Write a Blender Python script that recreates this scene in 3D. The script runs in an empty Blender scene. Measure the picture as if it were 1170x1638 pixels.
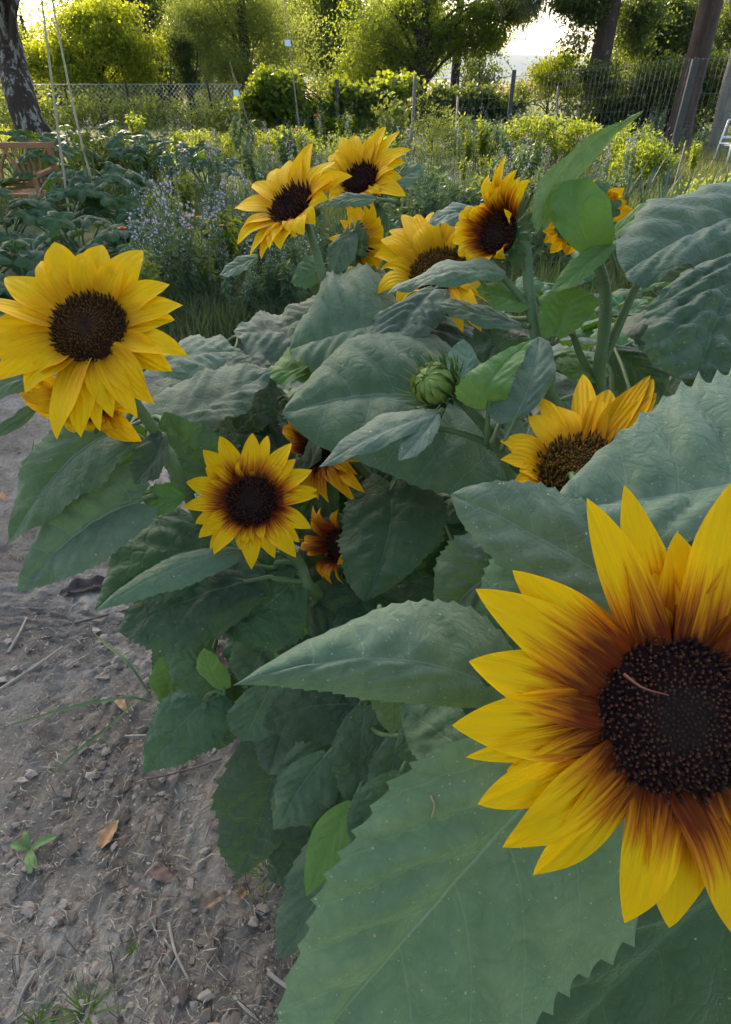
import bpy, math, random
import numpy as np
from mathutils import Vector

SC = bpy.context.scene
COL = SC.collection
# ------------------------------------------------------------------ camera
FPX, CX, CY = 980.0, 585.0, 819.0
PITCH = math.radians(35.9)
CAMH = 1.25
cam = bpy.data.cameras.new('camera'); cam_o = bpy.data.objects.new('camera', cam); COL.objects.link(cam_o)
cam.sensor_fit = 'VERTICAL'; cam.sensor_height = 32.0; cam.lens = FPX / 1638 * 32.0
cam.clip_start = 0.02; cam.clip_end = 9000
cam_o.location = (0, 0, CAMH); cam_o.rotation_euler = (math.pi / 2 - PITCH, 0, 0)
SC.camera = cam_o
# ------------------------------------------------------------------ sky, sun, exposure
SUN_EL, SUN_AZ = math.radians(27), math.radians(-23)     # azimuth from +Y, negative = left of the view
w = bpy.data.worlds.new('World'); SC.world = w; w.use_nodes = True
wn = w.node_tree; wn.nodes.clear()
sky = wn.nodes.new('ShaderNodeTexSky'); sky.sky_type = 'NISHITA'; sky.sun_disc = False
sky.sun_elevation = SUN_EL; sky.sun_rotation = SUN_AZ; sky.air_density = 1.0; sky.dust_density = 3.0; sky.ozone_density = 1.0
bg = wn.nodes.new('ShaderNodeBackground'); bg.inputs[1].default_value = 0.15
wo = wn.nodes.new('ShaderNodeOutputWorld')
wn.links.new(sky.outputs[0], bg.inputs[0]); wn.links.new(bg.outputs[0], wo.inputs[0])
sd = bpy.data.lights.new('sun', 'SUN'); so = bpy.data.objects.new('sun', sd); COL.objects.link(so)
sd.energy = 3.2; sd.angle = math.radians(0.5); sd.color = (1.0, 0.86, 0.62)
sdir = Vector((math.sin(SUN_AZ) * math.cos(SUN_EL), math.cos(SUN_AZ) * math.cos(SUN_EL), math.sin(SUN_EL)))
so.rotation_euler = sdir.to_track_quat('Z', 'Y').to_euler(); so.location = (-4, 9, 12)
SC.view_settings.view_transform = 'Standard'; SC.view_settings.look = 'None'
SC.view_settings.gamma = 1.0; SC.view_settings.exposure = 1.70; SC.view_settings.use_curve_mapping = False

# ------------------------------------------------------------------ helpers
R_ = np.array([1.0, 0, 0]); F_ = np.array([0, math.cos(PITCH), -math.sin(PITCH)]); U_ = np.array([0, math.sin(PITCH), math.cos(PITCH)])
CAM = np.array([0, 0, CAMH])
def ray(px, py): return F_ + (px - CX) / FPX * R_ + (CY - py) / FPX * U_
def P(px, py, d): return CAM + d * ray(px, py)
def G(px, py, z=0.0):
    r = ray(px, py); return CAM + r * ((z - CAMH) / r[2])
def cv(r, u, t):                       # direction given as right, up, towards the viewer
    v = r * R_ + u * U_ - t * F_; return v / np.linalg.norm(v)
def nrm(v):
    v = np.asarray(v, float); return v / (np.linalg.norm(v, axis=-1, keepdims=True) + 1e-12)
rng = np.random.default_rng(7)

class MB:
    def __init__(s): s.V = []; s.F = []; s.UV = []; s.n = 0
    def add(s, V, F, uv=None):
        V = np.asarray(V, float).reshape(-1, 3); s.V.append(V)
        s.F.append(np.asarray(F, int) + s.n)
        s.UV.append(np.zeros((len(V), 2)) if uv is None else np.asarray(uv, float)); s.n += len(V); return s
    def build(s, name, mat, parent=None, origin=None, smooth=True, thick=0):
        V = np.concatenate(s.V); UV = np.concatenate(s.UV)
        o = np.zeros(3) if origin is None else np.asarray(origin, float)
        if parent is not None and origin is None: o = np.array(parent.get('_o', (0, 0, 0)))
        V = V - o
        me = bpy.data.meshes.new(name); me.vertices.add(len(V)); me.vertices.foreach_set('co', V.astype(np.float32).ravel())
        tot = np.concatenate([np.full(len(f), f.shape[1]) for f in s.F]); idx = np.concatenate([f.ravel() for f in s.F])
        me.loops.add(len(idx)); me.loops.foreach_set('vertex_index', idx.astype(np.int32))
        me.polygons.add(len(tot)); me.polygons.foreach_set('loop_start', np.concatenate([[0], np.cumsum(tot)[:-1]]).astype(np.int32))
        try: me.polygons.foreach_set('loop_total', tot.astype(np.int32))
        except Exception: pass
        me.update(calc_edges=True); me.validate()
        u = me.uv_layers.new(name='UVMap')
        li = np.zeros(len(me.loops), np.int32); me.loops.foreach_get('vertex_index', li)
        u.data.foreach_set('uv', UV[li].astype(np.float32).ravel())
        me.polygons.foreach_set('use_smooth', np.full(len(me.polygons), smooth))
        for m_ in (mat if isinstance(mat, (list, tuple)) else [mat]): me.materials.append(m_)
        ob = bpy.data.objects.new(name, me); COL.objects.link(ob)
        if parent is not None:
            ob.parent = parent; ob['_o'] = list(o)
        else: ob.location = o
        if thick:
            md = ob.modifiers.new('thickness', 'SOLIDIFY'); md.thickness = thick
        return ob

def thing(name, label, cat, loc, group=None):
    o = bpy.data.objects.new(name, None); COL.objects.link(o); o.location = [float(v) for v in loc]
    o.empty_display_size = 0.1
    o['label'] = label; o['category'] = cat; o['_o'] = [float(v) for v in loc]
    if group: o['group'] = group
    return o
def tag(o, label=None, cat=None, group=None, kind=None):
    for k, v in (('label', label), ('category', cat), ('group', group), ('kind', kind)):
        if v: o[k] = v
    return o
def dup(root, loc, rz=0.0, sc=1.0, label=None, group=None):
    r = root.copy(); COL.objects.link(r); r.location = [float(v) for v in loc]; r.rotation_euler = (0, 0, rz); r.scale = (sc,) * 3
    if label: r['label'] = label
    if group: r['group'] = group
    for ch in list(root.children):
        c = ch.copy(); COL.objects.link(c); c.parent = r
        for g in ch.children:
            d = g.copy(); COL.objects.link(d); d.parent = c
    return r

def box(c, s, ax=None):
    c = np.asarray(c, float); h = np.asarray(s, float) / 2
    v = np.array([[x, y, z] for x in (-1, 1) for y in (-1, 1) for z in (-1, 1)]) * h
    if ax is not None: v = v @ np.asarray(ax)
    return v + c, np.array([[0, 1, 3, 2], [4, 6, 7, 5], [0, 4, 5, 1], [2, 3, 7, 6], [0, 2, 6, 4], [1, 5, 7, 3]])
def bar(a, b, wd, th):                 # flat bar from a to b
    a = np.asarray(a, float); b = np.asarray(b, float); t = nrm(b - a); s = nrm(np.cross(t, [0, 0, 1.0001]) if abs(t[2]) < .95 else np.cross(t, [1, 0, 0])); n = np.cross(s, t)
    return box((a + b) / 2, (wd, np.linalg.norm(b - a), th), np.array([s, t, n]))
def tube(pts, rad, k=8, cap=True):
    pts = np.asarray(pts, float); n = len(pts); rad = np.broadcast_to(np.asarray(rad, float), (n,))
    T = nrm(np.gradient(pts, axis=0)); ref = np.array([0.31, 0.2, 0.93]) if abs(T[0] @ np.array([.31, .2, .93])) < .9 else np.array([1.0, 0, 0])
    A = nrm(np.cross(T, ref)); B = np.cross(T, A)
    an = np.arange(k) * 2 * math.pi / k
    V = pts[:, None] + rad[:, None, None] * (np.cos(an)[None, :, None] * A[:, None] + np.sin(an)[None, :, None] * B[:, None])
    i = np.arange(n - 1)[:, None] * k; j = np.arange(k)[None]
    F = np.stack([i + j, i + (j + 1) % k, i + k + (j + 1) % k, i + k + j], -1).reshape(-1, 4)
    V = V.reshape(-1, 3)
    if cap:
        V = np.vstack([V, pts[-1] + T[-1] * rad[-1] * .5]); c = n * k
        e = (n - 1) * k + np.arange(k)
        F = np.vstack([F, np.stack([e, (n - 1) * k + (np.arange(k) + 1) % k, np.full(k, c), np.full(k, c)], -1)])
        # turn the degenerate quads into a fan
        q = F[:-k]; t = F[-k:, :3]
        uv = np.zeros((len(V), 2)); uv[:-1, 0] = np.repeat(np.linspace(0, 1, n), k)
        return V, q, uv, t
    uv = np.zeros((len(V), 2)); uv[:, 0] = np.repeat(np.linspace(0, 1, n), k)
    return V, F, uv, None
def add_tube(mb, pts, rad, k=8):
    V, F, uv, t = tube(pts, rad, k); n0 = mb.n
    mb.add(V, F, uv)
    if t is not None: mb.F.append(t + n0)
    return mb
def curve(ps, n=16):                   # Catmull-Rom through points
    ps = np.asarray(ps, float)
    if len(ps) == 2: return ps[0] + (ps[1] - ps[0]) * np.linspace(0, 1, n)[:, None]
    q = np.vstack([2 * ps[0] - ps[1], ps, 2 * ps[-1] - ps[-2]]); out = []
    m = len(ps) - 1
    for s in np.linspace(0, m - 1e-6, n):
        i = int(s); t = s - i; a, b, c, d = q[i:i + 4]
        out.append(.5 * (2 * b + (c - a) * t + (2 * a - 5 * b + 4 * c - d) * t * t + (3 * b - a - 3 * c + d) * t ** 3))
    return np.array(out)
def ball(c, r, k=8, n=6):
    an = np.arange(k) * 2 * math.pi / k; ph = np.linspace(0, math.pi, n + 1)
    r = np.broadcast_to(np.asarray(r, float), (3,))
    V = np.array([[math.sin(p) * math.cos(a), math.sin(p) * math.sin(a), math.cos(p)] for p in ph for a in an]) * r + np.asarray(c)
    i = np.arange(n)[:, None] * k; j = np.arange(k)[None]
    return V, np.stack([i + j, i + k + j, i + k + (j + 1) % k, i + (j + 1) % k], -1).reshape(-1, 4)

# ------------------------------------------------------------------ materials
def nd(nt, typ, ins=None, **at):
    n = nt.nodes.new(typ)
    for k, v in at.items(): setattr(n, k, v)
    for k, v in (ins or {}).items():
        s = n.inputs[k]
        if isinstance(v, bpy.types.NodeSocket): nt.links.new(v, s)
        else: s.default_value = v
    return n
def mth(nt, op, a, b=0.0, c=None):
    n = nt.nodes.new('ShaderNodeMath'); n.operation = op
    for i, v in enumerate((a, b, c)):
        if v is None: continue
        if isinstance(v, bpy.types.NodeSocket): nt.links.new(v, n.inputs[i])
        else: n.inputs[i].default_value = v
    return n.outputs[0]
def mixc(nt, f, a, b):
    n = nt.nodes.new('ShaderNodeMix'); n.data_type = 'RGBA'
    for i, v in ((0, f), (6, a), (7, b)):
        if isinstance(v, bpy.types.NodeSocket): nt.links.new(v, n.inputs[i])
        elif i == 0: n.inputs[0].default_value = v
        else: n.inputs[i].default_value = (*v[:3], 1)
    return n.outputs[2]
def ramp(nt, f, stops):
    n = nt.nodes.new('ShaderNodeValToRGB'); nt.links.new(f, n.inputs[0]); e = n.color_ramp.elements
    while len(e) < len(stops): e.new(.5)
    for q, (p, c) in zip(e, stops): q.position = p; q.color = (*(c if len(c) == 3 else c[:3]), 1)
    return n.outputs[0]
def noise(nt, co, sc, det=3, rough=.55):
    return nd(nt, 'ShaderNodeTexNoise', {'Vector': co, 'Scale': sc, 'Detail': det, 'Roughness': rough}).outputs[0]
def newmat(name):
    m = bpy.data.materials.new(name); m.use_nodes = True; nt = m.node_tree; nt.nodes.clear()
    out = nt.nodes.new('ShaderNodeOutputMaterial'); tc = nt.nodes.new('ShaderNodeTexCoord')
    return m, nt, out, tc
def finish(nt, out, col, rough=.5, bump=None, bstr=.3, bdist=.002, trans=0.0, tcol=None, spec=.5, sheen=0):
    nrml = None
    if bump is not None:
        nrml = nd(nt, 'ShaderNodeBump', {'Height': bump, 'Strength': bstr, 'Distance': bdist}).outputs[0]
    p = nt.nodes.new('ShaderNodeBsdfPrincipled')
    def s(k, v):
        if isinstance(v, bpy.types.NodeSocket): nt.links.new(v, p.inputs[k])
        else: p.inputs[k].default_value = (*v, 1) if isinstance(v, tuple) else v
    s('Base Color', col); s('Roughness', rough); s('Specular IOR Level', spec)
    if nrml: s('Normal', nrml)
    if sheen: s('Sheen Weight', sheen); s('Sheen Roughness', .5); p.inputs['Sheen Tint'].default_value = (.95, 1, .92, 1)
    sh = p.outputs[0]
    if trans:
        t = nt.nodes.new('ShaderNodeBsdfTranslucent')
        c = tcol if tcol is not None else col
        if isinstance(c, bpy.types.NodeSocket): nt.links.new(c, t.inputs[0])
        else: t.inputs[0].default_value = (*c, 1)
        if nrml: nt.links.new(nrml, t.inputs['Normal'])
        mx = nd(nt, 'ShaderNodeMixShader', {0: trans}); nt.links.new(sh, mx.inputs[1]); nt.links.new(t.outputs[0], mx.inputs[2]); sh = mx.outputs[0]
    nt.links.new(sh, out.inputs[0])

def sunflower_leaf_mat(name, c1, c2, under, vein, quilt=1.0, specks=0.0, sheen=.24):
    m, nt, out, tc = newmat(name)
    uv = nt.nodes.new('ShaderNodeSeparateXYZ'); nt.links.new(tc.outputs['UV'], uv.inputs[0])
    t, y = uv.outputs[0], uv.outputs[1]
    obj = tc.outputs['Object']
    a = mth(nt, 'ABSOLUTE', mth(nt, 'MULTIPLY', mth(nt, 'SUBTRACT', y, .5), 2.0))
    wob = mth(nt, 'MULTIPLY', mth(nt, 'SUBTRACT', noise(nt, obj, 14, 2), .5), .10)
    mid = mth(nt, 'MINIMUM', mth(nt, 'MULTIPLY', mth(nt, 'MAXIMUM', mth(nt, 'SUBTRACT', 1.0, mth(nt, 'DIVIDE', a, mth(nt, 'MULTIPLY_ADD', t, -(.012 if specks > .1 else .018), (.019 if specks > .1 else .029)))), 0.0), 1.8), 1.0)
    v = mth(nt, 'ADD', mth(nt, 'MULTIPLY', mth(nt, 'SUBTRACT', t, mth(nt, 'ADD', mth(nt, 'MULTIPLY', a, .16), mth(nt, 'MULTIPLY', mth(nt, 'MULTIPLY', a, a), .20))), 5.5), wob)
    side = mth(nt, 'ADD', v, mth(nt, 'MULTIPLY', mth(nt, 'GREATER_THAN', y, .5), .43))
    fr = mth(nt, 'ABSOLUTE', mth(nt, 'SUBTRACT', mth(nt, 'FRACT', side), .5))     # .5 at vein
    sv = mth(nt, 'MULTIPLY', mth(nt, 'MAXIMUM', mth(nt, 'SUBTRACT', fr, .478), 0.0), 45.0)
    veins = mth(nt, 'MINIMUM', mth(nt, 'ADD', mid, mth(nt, 'MULTIPLY', sv, .55)), 1.0)
    n1 = noise(nt, obj, 9, 4, .6); n2 = noise(nt, obj, 70, 3, .6)
    r = nt.nodes.new('ShaderNodeObjectInfo')
    base = mixc(nt, ramp(nt, n1, [(.35, (0, 0, 0)), (.68, (1, 1, 1))]), c1, c2)
    hs = nd(nt, 'ShaderNodeHueSaturation', {'Color': base, 'Value': mth(nt, 'MULTIPLY_ADD', r.outputs['Random'], .5, .76), 'Saturation': mth(nt, 'MULTIPLY_ADD', mth(nt, 'FRACT', mth(nt, 'MULTIPLY', r.outputs['Random'], 7.3)), .5, .85), 'Hue': mth(nt, 'MULTIPLY_ADD', mth(nt, 'FRACT', mth(nt, 'MULTIPLY', r.outputs['Random'], 13.7)), -.045, .515)})
    col = mixc(nt, mth(nt, 'MULTIPLY', mth(nt, 'SUBTRACT', n2, .4), .5), hs.outputs[0], tuple(x * 1.7 for x in c2))
    colv = vein
    ge = nt.nodes.new('ShaderNodeNewGeometry')
    ucol = mixc(nt, mth(nt, 'MULTIPLY', veins, .5), under, tuple(min(1, x * 1.5) for x in under))  # pale underside, its yellow-green raised to carry the glow of light from behind
    warp = nd(nt, 'ShaderNodeMixRGB', {0: .035, 1: obj, 2: nd(nt, 'ShaderNodeTexNoise', {'Vector': obj, 'Scale': 22.0}).outputs[1]}).outputs[0]
    net = nd(nt, 'ShaderNodeTexVoronoi', {'Vector': warp, 'Scale': 62.0}, feature='DISTANCE_TO_EDGE').outputs['Distance']
    net2 = nd(nt, 'ShaderNodeTexVoronoi', {'Vector': warp, 'Scale': 190.0}, feature='DISTANCE_TO_EDGE').outputs['Distance']
    e1 = mth(nt, 'MINIMUM', mth(nt, 'MULTIPLY', net, 5.0), 1.0); e2 = mth(nt, 'MINIMUM', mth(nt, 'MULTIPLY', net2, 4.0), 1.0)
    netm = mth(nt, 'SUBTRACT', 1.0, mth(nt, 'MULTIPLY', mth(nt, 'MULTIPLY_ADD', e1, .5, .5), mth(nt, 'MULTIPLY_ADD', e2, .3, .7)))
    col = mixc(nt, mth(nt, 'MULTIPLY', netm, .42), col, tuple(x * .55 for x in c1))
    n4 = noise(nt, obj, 22, 5, .65)
    col = mixc(nt, mth(nt, 'MULTIPLY', ramp(nt, n4, [(.50, (0, 0, 0)), (.68, (1, 1, 1))]), .30), col, tuple(min(1, x * y) for x, y in zip(c2, (1.75, 1.45, 1.1))))
    col = mixc(nt, mth(nt, 'MULTIPLY', veins, .62), col, vein)
    col = mixc(nt, ge.outputs['Backfacing'], col, ucol)
    if specks:
        for sc_, th_, pr_, cc_ in ((170.0, .11, specks * .5, (.50, .52, .36)), (480.0, .20, specks * .7, (.42, .46, .33)), (60.0, .05, specks * 1.5, (.60, .40, .16))):
            vo = nd(nt, 'ShaderNodeTexVoronoi', {'Vector': obj, 'Scale': sc_})
            rn = nd(nt, 'ShaderNodeSeparateColor', {0: vo.outputs['Color']}).outputs
            sel = mth(nt, 'GREATER_THAN', mth(nt, 'MULTIPLY', rn[0], mth(nt, 'MULTIPLY_ADD', n1, .5, .75)), 1 - pr_)
            dot = mth(nt, 'MULTIPLY', mth(nt, 'LESS_THAN', vo.outputs['Distance'], mth(nt, 'MULTIPLY', rn[1], th_ * 1.6)), sel)
            col = mixc(nt, mth(nt, 'MULTIPLY', dot, .85), col, cc_)
    h = mth(nt, 'ADD', mth(nt, 'MULTIPLY', e1, quilt * .9), mth(nt, 'MULTIPLY', n2, .5))
    h = mth(nt, 'ADD', h, mth(nt, 'MULTIPLY', e2, .22))
    h = mth(nt, 'SUBTRACT', h, mth(nt, 'MULTIPLY', veins, .3))
    h = mth(nt, 'ADD', h, mth(nt, 'MULTIPLY', noise(nt, obj, 34, 3, .5), 1.0))
    tc_ = mixc(nt, .5, (.16, .30, .02), (.10, .24, .02))
    finish(nt, out, col, .58, h, .45, .0020, trans=.22, tcol=tc_, spec=.34, sheen=sheen)
    return m
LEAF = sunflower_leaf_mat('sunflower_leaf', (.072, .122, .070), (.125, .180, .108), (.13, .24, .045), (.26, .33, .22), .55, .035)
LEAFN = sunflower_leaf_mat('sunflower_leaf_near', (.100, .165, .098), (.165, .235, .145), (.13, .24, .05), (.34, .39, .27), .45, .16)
LEAFD = sunflower_leaf_mat('sunflower_leaf_shaded', (.026, .054, .026), (.048, .088, .044), (.10, .19, .03), (.10, .16, .09), .9, .03)  # darker copy of the leaf; shade between the leaves put into its colour
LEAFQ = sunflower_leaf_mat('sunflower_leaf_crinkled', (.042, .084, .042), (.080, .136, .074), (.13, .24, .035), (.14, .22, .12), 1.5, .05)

def petal_mat(name, yel, org, red, amt, reach, streak=1.0):
    m, nt, out, tc = newmat(name)
    uv = nt.nodes.new('ShaderNodeSeparateXYZ'); nt.links.new(tc.outputs['UV'], uv.inputs[0]); t, y = uv.outputs[0], uv.outputs[1]
    oi = nt.nodes.new('ShaderNodeObjectInfo'); rnd = oi.outputs['Random']
    cx = nd(nt, 'ShaderNodeCombineXYZ', {0: mth(nt, 'MULTIPLY', t, 1.6), 1: mth(nt, 'MULTIPLY', y, 11.0), 2: mth(nt, 'MULTIPLY', rnd, 50.0)})
    st = noise(nt, cx.outputs[0], 1.4, 4, .65)
    cy = nd(nt, 'ShaderNodeCombineXYZ', {0: mth(nt, 'MULTIPLY', t, 2.5), 1: mth(nt, 'MULTIPLY', y, 42.0), 2: mth(nt, 'MULTIPLY', rnd, 50.0)})
    fine = noise(nt, cy.outputs[0], 1.0, 2)
    e = mth(nt, 'ADD', t, mth(nt, 'MULTIPLY', mth(nt, 'SUBTRACT', .5, st), 1.15 * streak))
    e = mth(nt, 'ADD', e, mth(nt, 'MULTIPLY', mth(nt, 'SUBTRACT', .5, fine), .3 * streak))
    e = mth(nt, 'ADD', e, mth(nt, 'MULTIPLY', mth(nt, 'SUBTRACT', .5, rnd), .16))
    k = mth(nt, 'SUBTRACT', 1.0, mth(nt, 'DIVIDE', e, reach)); k = mth(nt, 'MINIMUM', mth(nt, 'MAXIMUM', k, 0.0), 1.0)
    c = ramp(nt, k, [(0.0, yel), (.20, tuple(.5 * a + .5 * b for a, b in zip(yel, org))), (.40, org), (.72, red)])
    col = mixc(nt, amt, yel, c)
    # the very root of each petal turns yellow again
    col = mixc(nt, mth(nt, 'MULTIPLY', mth(nt, 'SUBTRACT', fine, .45), .45), col, tuple(x * .68 for x in yel))
    h = mth(nt, 'ADD', mth(nt, 'SINE', mth(nt, 'MULTIPLY', y, 34.0)), mth(nt, 'MULTIPLY', fine, 1.5))
    finish(nt, out, col, .55, h, .45, .0007, trans=.30, spec=.12)
    return m
YEL = (.88, .52, .002)
PET_PLAIN = petal_mat('petal_yellow', YEL, (.74, .36, .003), (.60, .25, .004), .7, .45, .5)
PET_BI = petal_mat('petal_bicolour', YEL, (.58, .17, .004), (.15, .018, .003), 1.0, .54, .6)
PET_DARK = petal_mat('petal_rusty', (.82, .41, .003), (.55, .17, .004), (.16, .02, .003), 1.0, .74, .75)
PET_OR = petal_mat('petal_orange', (.86, .48, .003), (.70, .28, .004), (.45, .12, .003), .7, .45, .6)

def disc_mat(name, outer, tip, inner, core=.35):
    m, nt, out, tc = newmat(name)
    uv = nt.nodes.new('ShaderNodeSeparateXYZ'); nt.links.new(tc.outputs['UV'], uv.inputs[0]); r, h = uv.outputs[0], uv.outputs[1]
    g = nt.nodes.new('ShaderNodeNewGeometry')
    body = ramp(nt, r, [(0.0, inner), (core, inner), (min(core + .25, .9), outer), (1, outer)])
    tp = mixc(nt, mth(nt, 'MULTIPLY', g.outputs['Random Per Island'], .8), tip, outer)
    f = mth(nt, 'MULTIPLY', h, ramp(nt, r, [(0, (.25,) * 3), (core, (.3,) * 3), (core + .2, (1, 1, 1))]))
    col = mixc(nt, f, body, tp)
    finish(nt, out, col, .95, spec=.08)
    return m
DISC = disc_mat('disc_dark', (.020, .009, .009), (.15, .062, .034), (.020, .013, .011), .26)
DISC_B = disc_mat('disc_brown', (.040, .018, .010), (.20, .10, .025), (.035, .018, .014), .15)
DISC_O = disc_mat('disc_olive', (.050, .030, .008), (.32, .17, .03), (.05, .025, .01), .1)

def simple_mat(name, c1, c2, sc=8.0, rough=.6, bump=.3, bdist=.003, bsc=None, trans=0, det=4, spec=.4, tcol=None, stretch=None):
    m, nt, out, tc = newmat(name); co = tc.outputs['Object']
    if stretch: co = nd(nt, 'ShaderNodeMapping', {'Vector': co, 'Scale': stretch}).outputs[0]
    n = noise(nt, co, sc, det, .6); col = mixc(nt, ramp(nt, n, [(.3, (0, 0, 0)), (.7, (1, 1, 1))]), c1, c2)
    h = noise(nt, co, bsc or sc * 3, 4, .65)
    finish(nt, out, col, rough, h, bump, bdist, trans=trans, spec=spec, tcol=tcol); return m
STEM = simple_mat('stem_green', (.085, .145, .050), (.13, .19, .075), 40, .55, .4, .001, trans=0)
STEMD = simple_mat('stem_dark', (.05, .09, .035), (.09, .13, .05), 30, .6, .4, .001)
BRACT = simple_mat('bract_green', (.055, .11, .035), (.10, .17, .06), 60, .6, .3, .0006, trans=.15)
BUDM = simple_mat('bud_green', (.16, .24, .05), (.26, .34, .08), 50, .6, .3, .0006, trans=.2)
HAIR = simple_mat('stem_hair', (.35, .42, .30), (.45, .5, .38), 50, .7, 0.0)

def foliage_mat(name, cols, tr, trans=.55, rough=.45, spec=.35):
    m, nt, out, tc = newmat(name); g = nt.nodes.new('ShaderNodeNewGeometry'); ri = g.outputs['Random Per Island']
    n = noise(nt, tc.outputs['Object'], .9, 2)
    f = mth(nt, 'ADD', mth(nt, 'MULTIPLY', ri, .75), mth(nt, 'MULTIPLY', mth(nt, 'SUBTRACT', n, .5), .9))
    f = mth(nt, 'ADD', f, .12)
    col = ramp(nt, f, [(0, cols[0]), (.5, cols[1]), (1, cols[2])])
    tcl = mixc(nt, ri, tr, tuple(x * .6 for x in tr))
    finish(nt, out, col, rough, trans=trans, tcol=tcl, spec=spec); return m

# ------------------------------------------------------------------ generic blade (leaf, petal, bract)
def blade(b, m, t, L, R, nt=40, nu=8, t0=.38, a=.55, base=0.0, back=0.0, bow=0.0, wave=0.0, wf=2.6, teeth=0, tamp=.05, pleat=0.0, nv=7,
          quilt=0.0, seed=0, flip=False, sharp=1.0, droop=0.0):
    b, m, t, L, R = [np.asarray(v, float) for v in (b, m, t, L, R)]
    r = np.random.default_rng(seed + 11)
    c = 2 * m - .5 * b - .5 * t
    tt = np.linspace(0, 1, nt + 1); q = tt[:, None]
    M = (1 - q) ** 2 * b + 2 * q * (1 - q) * c + q * q * t
    M0 = (1 - t0) ** 2 * b + 2 * t0 * (1 - t0) * c + t0 * t0 * t
    te = base + (1 - base) * tt; bexp = a * (1 - t0) / t0
    f = (np.maximum(te, 1e-6) / t0) ** a * (np.maximum(1 - te, 0) / (1 - t0)) ** (bexp * sharp)
    f[-1] = 0
    SL, SR = L - M0, R - M0; Wd = (np.linalg.norm(SL) + np.linalg.norm(SR)) / 2
    T = nrm(np.gradient(M, axis=0)); N = nrm(np.cross(T, np.broadcast_to(SR - SL, T.shape)))
    up = nrm(np.array([0, 0, .6]) + nrm(CAM - M0))
    sg = 1.0 if (N[nt // 2] @ up) >= 0 else -1.0
    N = N * sg
    u = np.linspace(-1, 1, 2 * nu + 1); au = np.abs(u)
    side = np.where(u[:, None] < 0, SL, SR)
    fe = np.repeat(f[:, None], len(u), 1)
    if teeth:
        ph = r.random(2); k = tt[:, None] * teeth + ph[(u > 0).astype(int)][None]
        saw = ((k % 1.0) ** 2.2) * 1.5 - .45 + .45 * np.sin(k * 1.3 + 1)
        fe = fe * (1 + tamp * 1.3 * saw * (au[None] ** 8))
    V = M[:, None] + (fe * au[None])[..., None] * side[None]
    off = bow * Wd * f[:, None] * 4 * (au - au ** 2)[None]
    off = off - droop * Wd * f[:, None] * (au ** 2)[None]
    if wave:
        p = r.random(2) * 6.28; off = off + wave * Wd * (au ** 2)[None] * np.sin(2 * math.pi * wf * tt[:, None] + p[(u > 0).astype(int)][None]) * np.minimum(1, 2.5 * f)[:, None]
    if pleat:
        off = off - .035 * Wd * np.exp(-(au / .07) ** 2)[None] * np.minimum(1, 4 * f)[:, None]
        af = au[None] * f[:, None]; v = 5.5 * (tt[:, None] - .16 * af - .20 * af ** 2) + .43 * (u > 0)[None]
        off = off + 1.5 * pleat * Wd * (np.abs(np.sin(math.pi * v)) ** .8 - .6) * (np.minimum(au * 3, 1) * (1 - au ** 3))[None] * f[:, None]
    if quilt:
        pts = V - M0; s = 0
        for i in range(7):
            d = nrm(r.normal(size=3)) * 2 * math.pi / r.uniform(.012, .035); s = s + np.sin(pts @ d + r.random() * 6.28)
        off = off + quilt * s / 2.2 * (1 - .3 * au)[None]
    V = V + off[..., None] * N[:, None]
    if back: V = V - T[:, None] * (back * Wd * (au ** 1.5)[None] * np.clip(1 - tt / .38, 0, 1)[:, None] ** 1.2 * np.minimum(1, 4 * f + .35)[:, None])[..., None]
    n = len(u); i = np.arange(nt)[:, None] * n; j = np.arange(n - 1)[None]
    F = np.stack([i + j, i + j + 1, i + n + j + 1, i + n + j], -1).reshape(-1, 4)
    if sg < 0: F = F[:, ::-1]
    # F's winding: cross(side, T); make the upper face the front
    if True: F = F[:, ::-1]
    if flip: F = F[:, ::-1]
    uv = np.stack([np.repeat(tt[:, None], n, 1), .5 + .5 * u[None] * f[:, None]], -1).reshape(-1, 2)
    return V.reshape(-1, 3), F, uv, N[0]

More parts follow.
